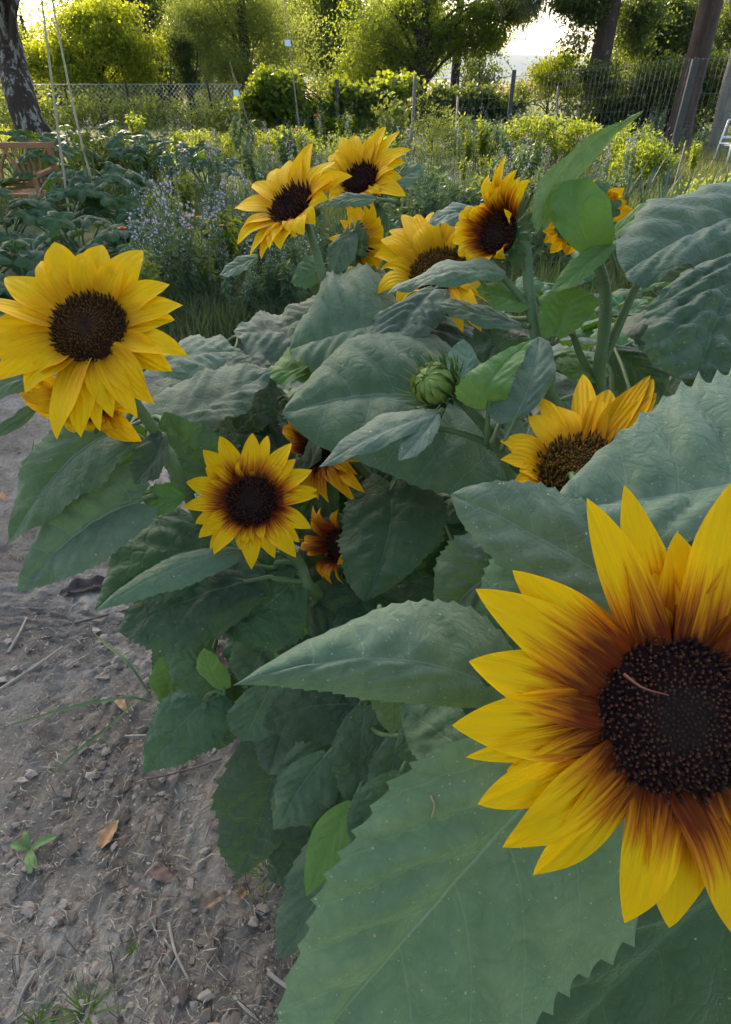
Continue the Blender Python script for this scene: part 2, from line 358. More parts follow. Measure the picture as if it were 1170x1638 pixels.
# ------------------------------------------------------------------ sunflower plants
class Plant:
    def __init__(s, label, root, group='sunflower plants'):
        s.root = np.array([root[0], root[1], 0.0]); s.o = thing('sunflower_plant', label, 'sunflower', s.root, group); s.sp = []; s.k = 0
    def stem(s, pts, r0, r1, hairs=0, mat=None, name='stem', n=26):
        c = curve(pts, n); mb = add_tube(MB(), c, np.linspace(r0, r1, n), 9)
        st = mb.build(name, mat or STEM, s.o); s.sp.append(c)
        if hairs:
            T = nrm(np.gradient(c, axis=0)); hb = MB(); r = np.random.default_rng(hairs)
            ii = r.uniform(0, n - 1.01, hairs); i0 = ii.astype(int); fr = (ii - i0)[:, None]
            p = c[i0] * (1 - fr) + c[i0 + 1] * fr; d = nrm(np.cross(T[i0], r.normal(size=(hairs, 3)))); rad = (r0 + (r1 - r0) * ii / (n - 1))[:, None]
            a = p + d * rad * .9; e = a + (d + r.normal(size=(hairs, 3)) * .35) * r.uniform(.0015, .0038, (hairs, 1)); sd_ = T[i0] * .00022
            V = np.stack([a - sd_, a + sd_, e], 1).reshape(-1, 3); hb.add(V, np.arange(3 * hairs).reshape(-1, 3)); hb.build('stem_hairs', HAIR, st)['kind'] = 'stuff'
        return st
    def leaf(s, b, m, t, L, R, mat=None, pet=True, label=None, teeth=15, back=.35, quilt=None, pleat=.05, wave=.07, flip=False, bow=.06, t0=.36, nt=None, px=True, petr=.0028, a=.55, **k):
        s.k += 1
        if m is None:
            m = tuple((np.array(b) + np.array(t)) / 2)
        q = [P(*v) if px else np.asarray(v, float) for v in (b, m, t, L, R)]
        ln = np.linalg.norm(q[2] - q[0])
        if quilt is None: quilt = .0007
        V, F, uv, n0 = blade(*q, nt=nt or 56, nu=9, t0=t0, a=a, back=back, bow=bow, wave=wave, teeth=teeth, pleat=pleat, quilt=quilt, seed=s.k * 7 + abs(int(s.root[0] * 100)), flip=flip, **k)
        lf = MB().add(V, F, uv).build('leaf', mat or LEAF, s.o)
        if label: lf['label'] = label
        if pet and s.sp:
            al = np.concatenate(s.sp); d = np.linalg.norm(al - q[0], axis=1) + .35 * np.maximum(0, al[:, 2] - q[0][2] + .03)
            e = al[np.argmin(d)]; tan = nrm(q[0] - q[1]); g = np.linalg.norm(e - q[0])
            if g > .008:
                c = curve([q[0] + (q[1] - q[0]) * .04, q[0] + tan * g * .25 + (e - q[0]) * .15, (q[0] + e) / 2 + np.array([0, 0, .06 * g]), e], 14)
                add_tube(MB(), c, np.linspace(petr * .8, petr * 1.25, 14), 7).build('petiole', STEM, lf)
        return lf
    def flower(s, c, n, rd, R, petals, mat, dm, N=330, label=None, lift=.006, arch=.012, wid=.030, spike=1.0, dome=.28, seed=1, bracts=16, tipdrop=0.0, blen=.5, core=0):
        """petals: int (auto) or list of (tip_x, tip_y[, width_m[, lift]]) in picture pixels, cut with the flower's own plane"""
        r = np.random.default_rng(seed); n = cv(*n); C0 = P(*c)
        e2 = nrm(R_ - n * (R_ @ n)) if abs(R_ @ n) < .97 else nrm(F_ - n * (F_ @ n)); e1 = np.cross(n, e2)
        # receptacle
        k, m = 20, 7; V = []
        for i in range(m + 1):
            ph = i / m * math.pi / 2
            for j in range(k):
                an = j * 2 * math.pi / k; q = rd * 1.02 * math.cos(ph)
                V.append(C0 - n * (.003 + rd * .55 * math.sin(ph)) + (e1 * math.cos(an) + e2 * math.sin(an)) * q)
        i = np.arange(m)[:, None] * k; j = np.arange(k)[None]
        Fq = np.stack([i + j, i + k + j, i + k + (j + 1) % k, i + (j + 1) % k], -1).reshape(-1, 4)
        head = MB().add(V, Fq).build('flower_head', BRACT, s.o)
        if label: head['label'] = label
        # disc
        mb = MB(); rr = np.linspace(0, 1, 9); D = []; uvd = []
        def hz(x): return rd * (dome * (1 - x ** 2) - dome * .75 * np.exp(-(x / .3) ** 2) * .4)
        for x in rr:
            for j_ in range(28):
                an = j_ * 2 * math.pi / 28; D.append(C0 + n * hz(x) + (e1 * math.cos(an) + e2 * math.sin(an)) * rd * x); uvd.append((x, 0))
        i = np.arange(8)[:, None] * 28; j = np.arange(28)[None]
        mb.add(D, np.stack([i + j, i + (j + 1) % 28, i + 28 + (j + 1) % 28, i + 28 + j], -1).reshape(-1, 4), uvd)
        ii = np.arange(N) + .5; x = np.sqrt(ii / N); th = ii * 2.39996 + r.normal(size=N) * .05
        dr = np.cos(th)[:, None] * e1 + np.sin(th)[:, None] * e2; ps = C0 + dr * (rd * x)[:, None] + n * hz(x)[:, None]
        br = rd * math.sqrt(1 / N) * .92
        hh = np.where(x < .30, br * .8, br * 1.3 + br * 2.2 * np.clip((x - .40) / .3, 0, 1)) * np.clip(1 + r.normal(size=N) * .5, .15, 2.2) * spike
        hh[x > .93] *= 1.25
        ax = nrm(n + dr * (x ** 3 * .55)[:, None] + r.normal(size=(N, 3)) * .16)
        A = nrm(np.cross(ax, e1 + .01)); B = np.cross(ax, A); vv = []; uu = []
        tw = r.random(N) * 1.5
        for (s_, h_) in ((.95, 0.0), (.75, .6), (.30, 1.0)):
            for q in range(4):
                an = q * math.pi / 2 + tw
                vv.append(ps + ax * (hh * h_)[:, None] + (A * np.cos(an)[:, None] + B * np.sin(an)[:, None]) * br * s_); uu.append(np.stack([x, np.full(N, h_ ** 2)], 1))
        VV = np.stack(vv, 1).reshape(-1, 3); UU = np.stack(uu, 1).reshape(-1, 2); o = (np.arange(N) * 12)[:, None, None]
        fq = np.array([[l * 4 + q, l * 4 + (q + 1) % 4, l * 4 + 4 + (q + 1) % 4, l * 4 + 4 + q] for l in (0, 1) for q in range(4)] + [[8, 9, 10, 11]])
        mb.add(VV, (o + fq[None]).reshape(-1, 4), UU)
        mb.build('disc', dm, head, smooth=False)
        # ray petals
        if isinstance(petals, int):
            lst = []
            for q in range(petals):
                an = q / petals * 2 * math.pi + r.normal() * .07; Rr = R * r.uniform(.84, 1.06)
                lst.append((C0 + (e1 * math.cos(an) + e2 * math.sin(an)) * Rr, wid * r.uniform(.8, 1.15), None))
        else:
            lst = []
            for q in petals:
                ry = ray(q[0], q[1]); tpar = ((C0 - CAM) @ n) / (ry @ n); p = CAM + ry * tpar
                lst.append((p, (q[2] if len(q) > 2 and q[2] else wid), q[3] if len(q) > 3 else None))
        for q, (p, w_, lf) in enumerate(lst):
            d = p - C0; ln = np.linalg.norm(d); d = d / ln; s2 = np.cross(n, d)
            lf_ = (lift * (r.uniform(-.4, 1.2) if lf is None else 1) + (lf or 0)); ly = (q % 2) * .0016 - .0005
            tip = C0 + d * ln + n * (lf_ + ly - tipdrop * r.uniform(.6, 1.3))
            # keep the tip where it was measured, seen along its own ray
            b = C0 + d * rd * .86 + n * (ly - .002); mm = b + (tip - b) * .5 + n * arch * r.uniform(.5, 1.3) + s2 * r.normal() * .002
            roll = r.normal() * .22; sv = s2 * math.cos(roll) + n * math.sin(roll)
            M0 = b + (tip - b) * .5 + n * arch * .9; cup = n * w_ * r.uniform(.02, .14)
            V, F, uv, _ = blade(b, mm, tip, M0 - sv * w_ / 2 + cup, M0 + sv * w_ / 2 + cup, nt=18, nu=4, t0=.47, a=.66, base=.17, bow=-.05 + r.normal() * .06, wave=.07, wf=1.3, seed=seed * 99 + q, sharp=1.22, pleat=0)
            MB().add(V, F, uv).build('petal', mat, head)
        # bracts
        bm = MB()
        for q in range(bracts):
            an = q / bracts * 2 * math.pi + r.normal() * .1; d = e1 * math.cos(an) + e2 * math.sin(an); s2 = np.cross(n, d)
            b = C0 + d * rd * .7 - n * (.004 + rd * .30); ln = rd * blen * r.uniform(.8, 1.3); tip = C0 + d * (rd * 1.02 + ln) - n * (.003 + .35 * ln * r.random())
            mm = (b + tip) / 2 - n * .003 + d * .002; w_ = rd * .34
            V, F, uv, _ = blade(b, mm, tip, mm - s2 * w_ / 2, mm + s2 * w_ / 2, nt=8, nu=2, t0=.35, a=.4, seed=q)
            MB().add(V, F, uv).build('bract', BRACT, head)
        return C0, n, rd
# ================================================================== FOREGROUND SUNFLOWERS
def below(p, dx=0, dy=0, z=0.0): return np.array([p[0] + dx, p[1] + dy, z])

# ---- A: the big near flower on the right
A = Plant('nearest sunflower plant with the largest rust-centred bloom, cut off by the right edge', (.24, .46))
hA = P(1085, 1145, .30)
A.stem([A.root, [.235, .43, .45], [.215, .36, .86], hA + np.array([.012, .05, .0]), hA + np.array([.0, .012, -.008])], .011, .0055, 500)
BIGP = [(722, 1158, .034), (743, 1206, .016), (763, 1283, .031), (802, 1351, .028), (853, 1401, .026), (996, 1472, .026), (1068, 1481, .033), (1168, 1489, .030),
        (750, 1058, .034), (760, 942, .031), (820, 912, .030), (938, 797, .024), (1000, 775, .027), (1163, 775, .034), (1085, 850, .030),
        (1250, 800, .032), (1330, 880, .03), (1380, 980, .03), (1410, 1080, .032), (1425, 1180, .03), (1390, 1280, .03), (1340, 1370, .03), (1270, 1440, .028), (1110, 1420, .022, -.008), (812, 1235, .022, -.006), (1210, 1470, .026, -.004), (1036, 880, .022, -.008)]
A.flower((1085, 1147, .30), (-.05, .12, 1), .0385, .105, BIGP, PET_BI, DISC, N=800, label='large flower with rusty petal bases round a dark disc', seed=3, arch=.006, lift=.004, bracts=18, spike=.68, dome=.22)
A.leaf((893, 1238, .372), (715, 1432, .385), (425, 1770, .40), (590, 1300, .372), (948, 1560, .392), LEAFN, nt=90, teeth=17, tamp=.045, back=.55, pleat=.085, wave=.03, petr=.0035, quilt=.0006, a=.5)
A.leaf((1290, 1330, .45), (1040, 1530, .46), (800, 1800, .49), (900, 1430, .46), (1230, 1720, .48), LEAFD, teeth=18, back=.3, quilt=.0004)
A.leaf((782, 1093, .415), (600, 1052, .38), (372, 1096, .355), (715, 962, .44), (588, 1118, .385), LEAFN, nt=80, teeth=16, tamp=.04, back=.55, pleat=.06, wave=.03, bow=.12, t0=.34)
A.leaf((1030, 960, .385), (868, 862, .39), (722, 791, .40), (930, 800, .40), (862, 950, .385), LEAFN, nt=70, back=.4, wave=.04, bow=.10, t0=.42, pleat=.07)
A.leaf((935, 900, .44), (850, 960, .45), (772, 1060, .46), (800, 872, .46), (905, 1050, .45), LEAFN, back=.3)
A.leaf((850, 905, .47), (770, 930, .475), (700, 1010, .49), (725, 862, .48), (790, 1010, .475), LEAF, back=.4)

# ---- R: big leafy plant at the right edge
Rp = Plant('sunflower plant with broad toothed leaves at the right edge, behind the nearest bloom', (.42, .62))
Rp.stem([Rp.root, [.42, .62, .5], [.40, .58, .95]], .010, .006)
Rp.leaf((1335, 735, .43), (1110, 782, .42), (878, 812, .41), (1185, 585, .50), (1180, 868, .39), LEAFN, nt=80, teeth=15, tamp=.09, back=.5, pleat=.06, wave=.03, t0=.40)
Rp.leaf((1250, 385, .60), (1170, 470, .55), (1118, 612, .53), (1052, 470, .55), (1290, 560, .53), LEAFQ, nt=70, quilt=.0022, back=.5, pleat=.09, t0=.45, droop=.15, teeth=12)
Rp.leaf((1270, 318, .68), (1130, 362, .65), (1000, 436, .62), (1060, 318, .70), (1120, 420, .61), LEAF, quilt=.0014, back=.3, pleat=.05, bow=.12, t0=.5, teeth=10)
Rp.leaf((1300, 300, .80), (1190, 340, .78), (1060, 390, .76), (1160, 300, .82), (1180, 395, .74), LEAF, back=.3)
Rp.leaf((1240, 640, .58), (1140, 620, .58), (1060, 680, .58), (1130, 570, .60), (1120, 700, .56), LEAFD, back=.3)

# ---- B: the left flower
B = Plant('sunflower plant at the left edge with a pure yellow bloom and a smaller one beneath', (-.20, .80))
hB = P(143, 525, .55)
B.stem([B.root, [-.17, .72, .35], P(300, 790, .70), P(262, 712, .66), P(205, 625, .60), hB + np.array([0, .012, -.004])], .0080, .0048, 300)
LEFTP = [(90, 391, .032), (66, 418, .030), (164, 392, .034), (231, 404, .034), (272, 455, .026), (293, 488, .028), (279, 510, .030), (302, 572, .031), (275, 592, .030),
         (241, 647, .033), (222, 671, .022), (180, 668, .026), (133, 702, .030), (98, 708, .032), (40, 628, .032), (-5, 608, .030), (-25, 572, .030), (-20, 530, .031), (-28, 490, .031), (12, 448, .032),
         (140, 408, .026), (200, 425, .026), (250, 650, .02), (60, 600, .028), (160, 690, .02)]
B.flower((143, 525, .55), (.02, .22, 1), .0335, .088, LEFTP, PET_PLAIN, DISC_B, N=900, label='large clear yellow flower facing the viewer', seed=5, arch=.008, lift=.006, bracts=15, dome=.3)
hB2 = P(140, 655, .615)
B.stem([P(285, 760, .69), P(250, 720, .68), P(185, 680, .65), hB2 + np.array([0, .01, 0])], .006, .004, name='branch')
B.flower((140, 640, .615), (.05, -.25, 1), .022, .062, [(24, 620, .024), (40, 640, .024), (60, 655, .025), (95, 662, .02), (227, 706, .026), (205, 700, .022), (185, 690, .022), (170, 682, .022), (215, 640, .02), (150, 690, .02), (230, 650, .02), (100, 560, .02), (160, 560, .02), (200, 600, .02), (60, 600, .02), (120, 690, .018)], PET_OR, DISC_B, N=260, label='smaller yellow flower hidden behind the large one', seed=8)
B.leaf((205, 808, .66), (125, 852, .655), (26, 948, .64), (118, 752, .66), (165, 898, .64), LEAF, nt=70, back=.6, pleat=.06, teeth=16, tamp=.03, bow=.1, quilt=.0008)
B.leaf((185, 690, .665), (100, 745, .655), (14, 870, .64), (70, 698, .665), (158, 775, .64), LEAF, nt=64, back=.3, pleat=.03, teeth=14, quilt=.0005)
B.leaf((250, 582, .68), (322, 565, .70), (388, 563, .74), (320, 538, .74), (308, 600, .67), LEAF, back=.4)
B.leaf((268, 672, .76), (345, 640, .77), (436, 592, .80), (318, 590, .83), (365, 672, .74), LEAF, back=.5, quilt=.0012)
B.leaf((258, 640, .84), (330, 600, .86), (405, 570, .88), (300, 575, .92), (350, 650, .82), LEAFD, back=.4)
B.leaf((70, 586, .60), (20, 610, .59), (-50, 640, .58), (5, 590, .60), (30, 628, .59), LEAF)
B.leaf((70, 640, .62), (30, 670, .61), (-20, 700, .60), (22, 662, .61), (35, 682, .61), LEAF, teeth=0, back=0)
B.leaf((235, 690, .71), (225, 728, .71), (205, 775, .70), (185, 720, .71), (255, 740, .71), LEAFD, flip=True)
B.leaf((282, 830, .76), (240, 832, .76), (194, 826, .75), (238, 810, .77), (240, 862, .76), LEAFD)
B.leaf((230, 830, .80), (225, 880, .82), (205, 925, .84), (190, 870, .82), (255, 890, .82), LEAFD)
B.leaf((330, 575, .95), (300, 615, .95), (262, 650, .95), (265, 600, .96), (320, 640, .94), LEAFD)

# ---- C: bicoloured flower left of centre
C = Plant('sunflower plant left of centre with a flat red and yellow bloom over crinkled leaves', (.01, 1.02))
hC = P(403, 803, .67)
C.stem([C.root, [.0, .97, .3], P(510, 950, .80), P(478, 900, .76), P(430, 845, .70), hC + np.array([.003, .012, -.008])], .010, .0055, 260)
CP = [(354, 700, .024), (405, 694, .024), (428, 696, .022), (468, 712, .023), (474, 737, .020), (500, 752, .024), (508, 783, .020), (509, 795, .018), (499, 846, .023), (474, 892, .024), (450, 880, .02), (419, 878, .018), (403, 911, .023),
      (345, 889, .021), (336, 878, .018), (318, 860, .020), (314, 838, .020), (292, 812, .021), (298, 771, .024), (327, 722, .026), (330, 750, .022), (390, 735, .022), (385, 880, .02), (440, 893, .02), (480, 868, .02), (330, 850, .02)]
C.flower((403, 802, .67), (-.02, .25, 1), .0275, .072, CP, PET_BI, DISC, N=560, label='flat open flower, yellow with rusty red petal bases', seed=11, arch=.006, lift=.005)
C.leaf((412, 905, .75), (300, 880, .73), (150, 976, .68), (268, 812, .77), (300, 960, .70), LEAFQ, nt=70, quilt=.0016, pleat=.06, back=.4, teeth=18)
C.leaf((388, 880, .665), (280, 908, .65), (152, 978, .635), (290, 886, .67), (292, 940, .645), LEAF, pleat=.02, back=.2, wave=.03, quilt=.0004)
C.leaf((392, 930, .72), (310, 955, .70), (190, 1010, .70), (285, 900, .74), (300, 1040, .69), LEAFQ, nt=70, quilt=.0015, pleat=.05, back=.6, teeth=16)
C.leaf((470, 920, .755), (430, 965, .745), (345, 1010, .74), (385, 915, .76), (470, 1030, .73), LEAFQ, nt=60, quilt=.0017, back=.4)
C.leaf((352, 765, .73), (310, 730, .72), (264, 658, .70), (258, 738, .71), (356, 702, .72), LEAFQ, quilt=.0008, pleat=.04)
C.leaf((500, 960, .80), (545, 985, .79), (610, 1045, .78), (560, 930, .80), (520, 1040, .78), LEAFD)
C.leaf((520, 950, .82), (490, 1010, .80), (450, 1080, .80), (440, 990, .81), (530, 1050, .80), LEAFD, flip=False)
C.leaf((430, 1000, .86), (400, 1040, .86), (375, 1085, .86), (365, 1020, .87), (440, 1070, .85), LEAFD, quilt=.0014)

# ---- C2 / C3 rusty flowers behind C
K = Plant('sunflower plant with two small rusty blooms turned aside, behind the flat bicoloured bloom', (.04, 1.25))
hK = P(515, 712, .80)
K.stem([K.root, [.04, 1.2, .4], P(640, 830, .98), P(590, 760, .88), hK + np.array([.012, .015, 0])], .009, .005, 100)
K.flower((513, 714, .80), (-.62, .28, .85), .029, .062, [(462, 655, .024), (457, 690, .022), (470, 668, .022), (490, 655, .024), (540, 690, .02), (580, 738, .02), (574, 760, .02), (587, 790, .021), (570, 803, .02), (555, 790, .02), (530, 806, .022), (510, 800, .02), (495, 790, .02), (480, 760, .02), (560, 715, .018), (470, 720, .02)], PET_DARK, DISC, N=420, label='rusty flower half covered by a leaf', seed=14)
K.leaf((455, 780, .76), (495, 745, .75), (495, 700, .76), (470, 745, .76), (508, 738, .74), LEAFD, teeth=6)
hK2 = P(541, 873, .80)
K.stem([P(640, 830, .97), P(600, 850, .92), P(560, 870, .85), hK2 + np.array([.012, .01, 0])], .005, .004, name='branch')
K.flower((541, 873, .80), (-.75, .05, .62), .023, .05, [(500, 808, .014), (522, 812, .016), (548, 815, .018), (486, 862, .018), (492, 882, .02), (490, 873, .016), (520, 925, .02), (535, 934, .02), (552, 932, .02), (505, 830, .014), (560, 900, .02)], PET_DARK, DISC, N=300, label='small rusty flower with drooping petals', seed=15, tipdrop=.0)

# ---- D: two clear yellow flowers at the top
D = Plant('sunflower plant with the bloom tilted to the left on a bare stem, top centre', (.03, 1.42))
hD = P(468, 328, .92)
D.stem([D.root, P(560, 800, 1.15), P(548, 560, .98), P(533, 505, .95), P(512, 425, .93), P(496, 370, .925), hD + np.array([.01, .022, -.01])], .010, .0055, 220)
DP = [(371, 330, .034), (383, 395, .034), (405, 415, .030), (420, 417, .026), (455, 408, .032), (410, 300, .030), (437, 272, .030), (460, 258, .030), (505, 238, .030), (538, 262, .032), (562, 278, .030), (545, 300, .028), (530, 328, .028), (505, 360, .030), (490, 382, .030), (475, 385, .022), (392, 375, .026), (440, 410, .024), (485, 250, .024), (550, 290, .024)]
DP = [(q[0], q[1], q[2] * 1.16) for q in DP]
D.flower((468, 330, .92), (-.42, .38, .85), .033, .085, DP, PET_PLAIN, DISC, N=480, label='clear yellow flower with an oval dark disc', seed=21, arch=.010, lift=.012, spike=1.6, core=1)
D.leaf((600, 520, .87), (540, 535, .85), (463, 560, .82), (548, 430, .95), (545, 600, .80), LEAF, back=.4, bow=.15, t0=.4, pleat=.05)
D.leaf((560, 575, .86), (490, 585, .84), (424, 602, .82), (490, 550, .88), (485, 612, .82), LEAF, flip=True)
D.leaf((475, 528, .95), (420, 530, .93), (374, 530, .92), (430, 500, 1.0), (432, 575, .89), LEAF, quilt=.0012)
D.leaf((534, 492, .98), (480, 510, .96), (438, 532, .94), (478, 482, 1.0), (495, 548, .92), LEAF)
D.leaf((410, 412, .98), (382, 424, .97), (351, 440, .96), (380, 412, .98), (384, 438, .96), LEAF, pet=False, teeth=6)
D.leaf((420, 600, .92), (400, 640, .90), (380, 690, .88), (360, 620, .92), (440, 670, .88), LEAFD)
D.leaf((460, 640, .95), (430, 690, .90), (400, 740, .86), (380, 650, .92), (480, 720, .9), LEAFD)
E2 = Plant('sunflower plant with the upper yellow bloom standing behind the tilted one, top centre', (.09, 1.66))
hE2 = P(578, 288, 1.06)
E2.stem([E2.root, P(640, 700, 1.35), P(622, 470, 1.12), P(612, 370, 1.08), P(603, 325, 1.07), hE2 + np.array([.008, .025, -.01])], .010, .0055, 100)
E2.flower((577, 289, 1.06), (-.38, .22, .9), .030, .085, [(526, 250, .032), (548, 224, .030), (568, 215, .030), (597, 218, .03), (618, 203, .030), (640, 210, .030), (658, 240, .034), (650, 262, .032), (652, 318, .034), (612, 318, .022), (600, 336, .028), (590, 325, .026), (527, 322, .03), (516, 270, .03), (540, 325, .026), (540, 240, .03), (645, 285, .030), (515, 300, .03)], PET_PLAIN, DISC, N=420, label='clear yellow flower, highest of the group', seed=22, spike=1.4, arch=.01)
E2.leaf((604, 318, .97), (560, 318, .96), (521, 330, .95), (562, 308, .97), (560, 332, .955), LEAF, teeth=6, back=.1)
E2.leaf((622, 298, 1.03), (650, 280, 1.03), (681, 267, 1.03), (648, 266, 1.04), (655, 298, 1.02), LEAF, teeth=5)
E2.leaf((614, 372, 1.04), (600, 345, 1.04), (584, 325, 1.03), (588, 350, 1.04), (616, 335, 1.04), LEAFD, teeth=5)
D3 = Plant('sunflower plant with a yellow bloom seen from behind, below the two top blooms', (.07, 1.55))
hD3 = P(568, 392, 1.0)
D3.stem([D3.root, P(590, 700, 1.25), P(553, 500, 1.04), P(549, 430, 1.02), P(552, 392, 1.01), hD3 + np.array([-.004, .0, -.01])], .008, .005, 60)
D3.flower((572, 390, 1.0), (.62, .15, -.55), .026, .07, 17, PET_PLAIN, DISC, N=120, label='yellow flower facing away with green back', seed=23, bracts=18, blen=.35, wid=.026)
D3.leaf((562, 372, .97), (545, 400, .96), (532, 445, .95), (526, 395, .96), (566, 415, .96), LEAF)
D3.leaf((516, 425, .97), (495, 440, .96), (466, 452, .95), (488, 412, .97), (500, 458, .96), LEAF)
D3.leaf((560, 450, .98), (600, 455, .97), (650, 475, .96), (600, 425, 1.0), (605, 500, .95), LEAF)

# ---- E: wilting flower, centre right
E = Plant('sunflower plant with a large wilting bloom cut across by a leaf, right of top centre', (.16, 1.35))
hE = P(700, 435, .90)
E.stem([E.root, P(740, 700, 1.1), P(730, 560, .98), P(715, 480, .93), hE + np.array([.004, .02, -.01])], .010, .006, 60)
E.flower((700, 437, .90), (-.30, .45, .8), .042, .088, [(613, 395, .034), (622, 365, .03), (645, 348, .028), (600, 420, .03), (612, 440, .03), (607, 478, .04), (640, 500, .03), (672, 525, .036), (700, 528, .034), (770, 528, .036), (740, 528, .03), (786, 450, .034), (780, 480, .034), (770, 400, .03), (742, 340, .03), (730, 365, .03), (690, 352, .030), (668, 372, .03), (665, 350, .026), (630, 400, .026)], PET_PLAIN, DISC_O, N=620, label='wilting yellow flower with a swollen olive brown disc', seed=24, dome=.55, lift=.014, arch=.018)
E.leaf((690, 468, .845), (655, 505, .83), (627, 562, .81), (600, 510, .84), (700, 520, .82), LEAF, pleat=.08, back=.5, t0=.42, quilt=.0012, bow=.12)
E.leaf((668, 530, .90), (700, 560, .88), (740, 590, .86), (720, 525, .90), (680, 600, .86), LEAFD)

# ---- F: rusty nodding flower with tall leaf
Fp = Plant('hairy sunflower plant with a rusty nodding bloom and one tall upright leaf', (.20, 1.12))
hF = P(798, 372, .76)
Fp.stem([Fp.root, P(900, 800, .95), P(878, 620, .78), P(856, 530, .765), P(846, 455, .76), P(842, 400, .76), P(832, 372, .77), hF + np.array([.014, .012, 0])], .0085, .0055, 700)
Fp.stem([P(856, 520, .765), P(836, 480, .76), P(812, 452, .75), P(800, 437, .74)], .005, .0035, 60, name='branch')
Fp.flower((797, 373, .76), (-.74, -.12, .64), .026, .064, [(825, 252, .020), (795, 284, .018), (862, 292, .020), (838, 275, .018), (740, 365, .02), (748, 345, .02), (760, 335, .018), (738, 390, .02), (745, 412, .02), (765, 430, .022), (792, 428, .02), (815, 415, .022), (808, 300, .022), (775, 340, .02), (830, 345, .02), (760, 420, .018), (752, 355, .018), (780, 330, .018), (812, 262, .016), (848, 288, .018), (805, 310, .018)], PET_BI, DISC, N=420, label='rusty orange flower facing left', seed=31, tipdrop=-.012, blen=.8, bracts=20)
Fp.leaf((866, 366, .745), (905, 268, .70), (1030, 177, .66), (866, 290, .69), (918, 296, .72), LEAFN, nt=70, back=.1, pleat=.03, teeth=12, tamp=.02, t0=.40, quilt=.0004, bow=.1)
Fp.leaf((806, 438, .735), (715, 436, .69), (617, 472, .665), (745, 414, .745), (722, 456, .68), LEAF, back=.2, teeth=10, tamp=.02, pleat=.02)
Fp.leaf((838, 522, .76), (760, 500, .75), (695, 484, .745), (765, 486, .77), (762, 520, .74), LEAF, back=.2, teeth=8)
Fp.leaf((843, 484, .76), (800, 474, .76), (762, 461, .76), (803, 452, .77), (803, 498, .75), LEAF, flip=True, teeth=8)
Fp.leaf((795, 345, .86), (740, 338, .85), (682, 358, .84), (738, 326, .87), (738, 360, .83), LEAF, teeth=8, back=.2)
Fp.leaf((823, 670, .60), (850, 610, .62), (863, 538, .66), (786, 620, .61), (886, 606, .63), LEAFN, t0=.42, teeth=14, back=.25, tamp=.025)
Fp.leaf((782, 642, .60), (790, 600, .60), (852, 543, .655), (735, 612, .575), (822, 606, .60), LEAF, flip=True, back=.5, t0=.38)
Fp.leaf((780, 520, .84), (800, 560, .82), (830, 600, .80), (760, 570, .82), (850, 550, .80), LEAFD)
Fp.leaf((890, 570, .80), (930, 575, .80), (975, 600, .80), (925, 560, .82), (930, 610, .78), LEAFD, flip=True)

# ---- G: tall stem right, flower behind a bright heart leaf
Gp = Plant('hairy sunflower plant with its bloom hidden behind an upright heart-shaped leaf', (.32, 1.15))
hG = P(935, 345, .80)
Gp.stem([Gp.root, P(975, 760, .95), P(958, 620, .80), P(966, 540, .775), P(969, 470, .77), P(958, 425, .77), P(946, 385, .78), hG + np.array([0, .01, -.005])], .0095, .0060, 700)
Gp.stem([P(963, 580, .785), P(990, 520, .78), P(1012, 470, .77), P(1030, 438, .76)], .007, .004, 120, name='branch')
Gp.stem([P(958, 620, .80), P(930, 570, .79), P(912, 520, .78)], .006, .0035, 80, name='branch')
Gp.flower((935, 343, .80), (.25, .35, -.9), .030, .075, [(958, 285, .022), (975, 300, .024), (990, 310, .026), (1003, 322, .024), (1015, 335, .024), (985, 345, .022), (868, 370, .02), (878, 350, .02), (880, 405, .02), (905, 408, .024), (890, 330, .02), (870, 388, .02), (925, 285, .02), (900, 300, .02), (895, 385, .02), (1000, 300, .02)], PET_OR, DISC, N=120, label='orange yellow flower facing away behind a leaf', seed=33, blen=.4)
Gp.leaf((946, 398, .74), (926, 345, .72), (920, 287, .71), (884, 352, .715), (980, 338, .715), LEAF, flip=True, back=.45, teeth=0, t0=.38, quilt=.0003, pleat=.02, a=.48, sharp=.8)
Gp.leaf((962, 395, .76), (1010, 352, .75), (1066, 322, .74), (1008, 338, .76), (1015, 368, .74), LEAF, teeth=6, flip=True)
Gp.leaf((986, 382, .74), (930, 430, .72), (882, 466, .70), (925, 408, .73), (945, 440, .71), LEAF, teeth=6, flip=True)
Gp.leaf((888, 533, .74), (902, 500, .74), (912, 462, .73), (864, 488, .74), (954, 492, .73), LEAF, flip=True, teeth=8, t0=.5, quilt=.0003)
Gp.leaf((1030, 440, .77), (1090, 425, .76), (1150, 440, .75), (1080, 405, .78), (1100, 450, .75), LEAF)
Gp.leaf((975, 560, .86), (1020, 590, .85), (1070, 640, .84), (1050, 570, .86), (1000, 640, .84), LEAFD)

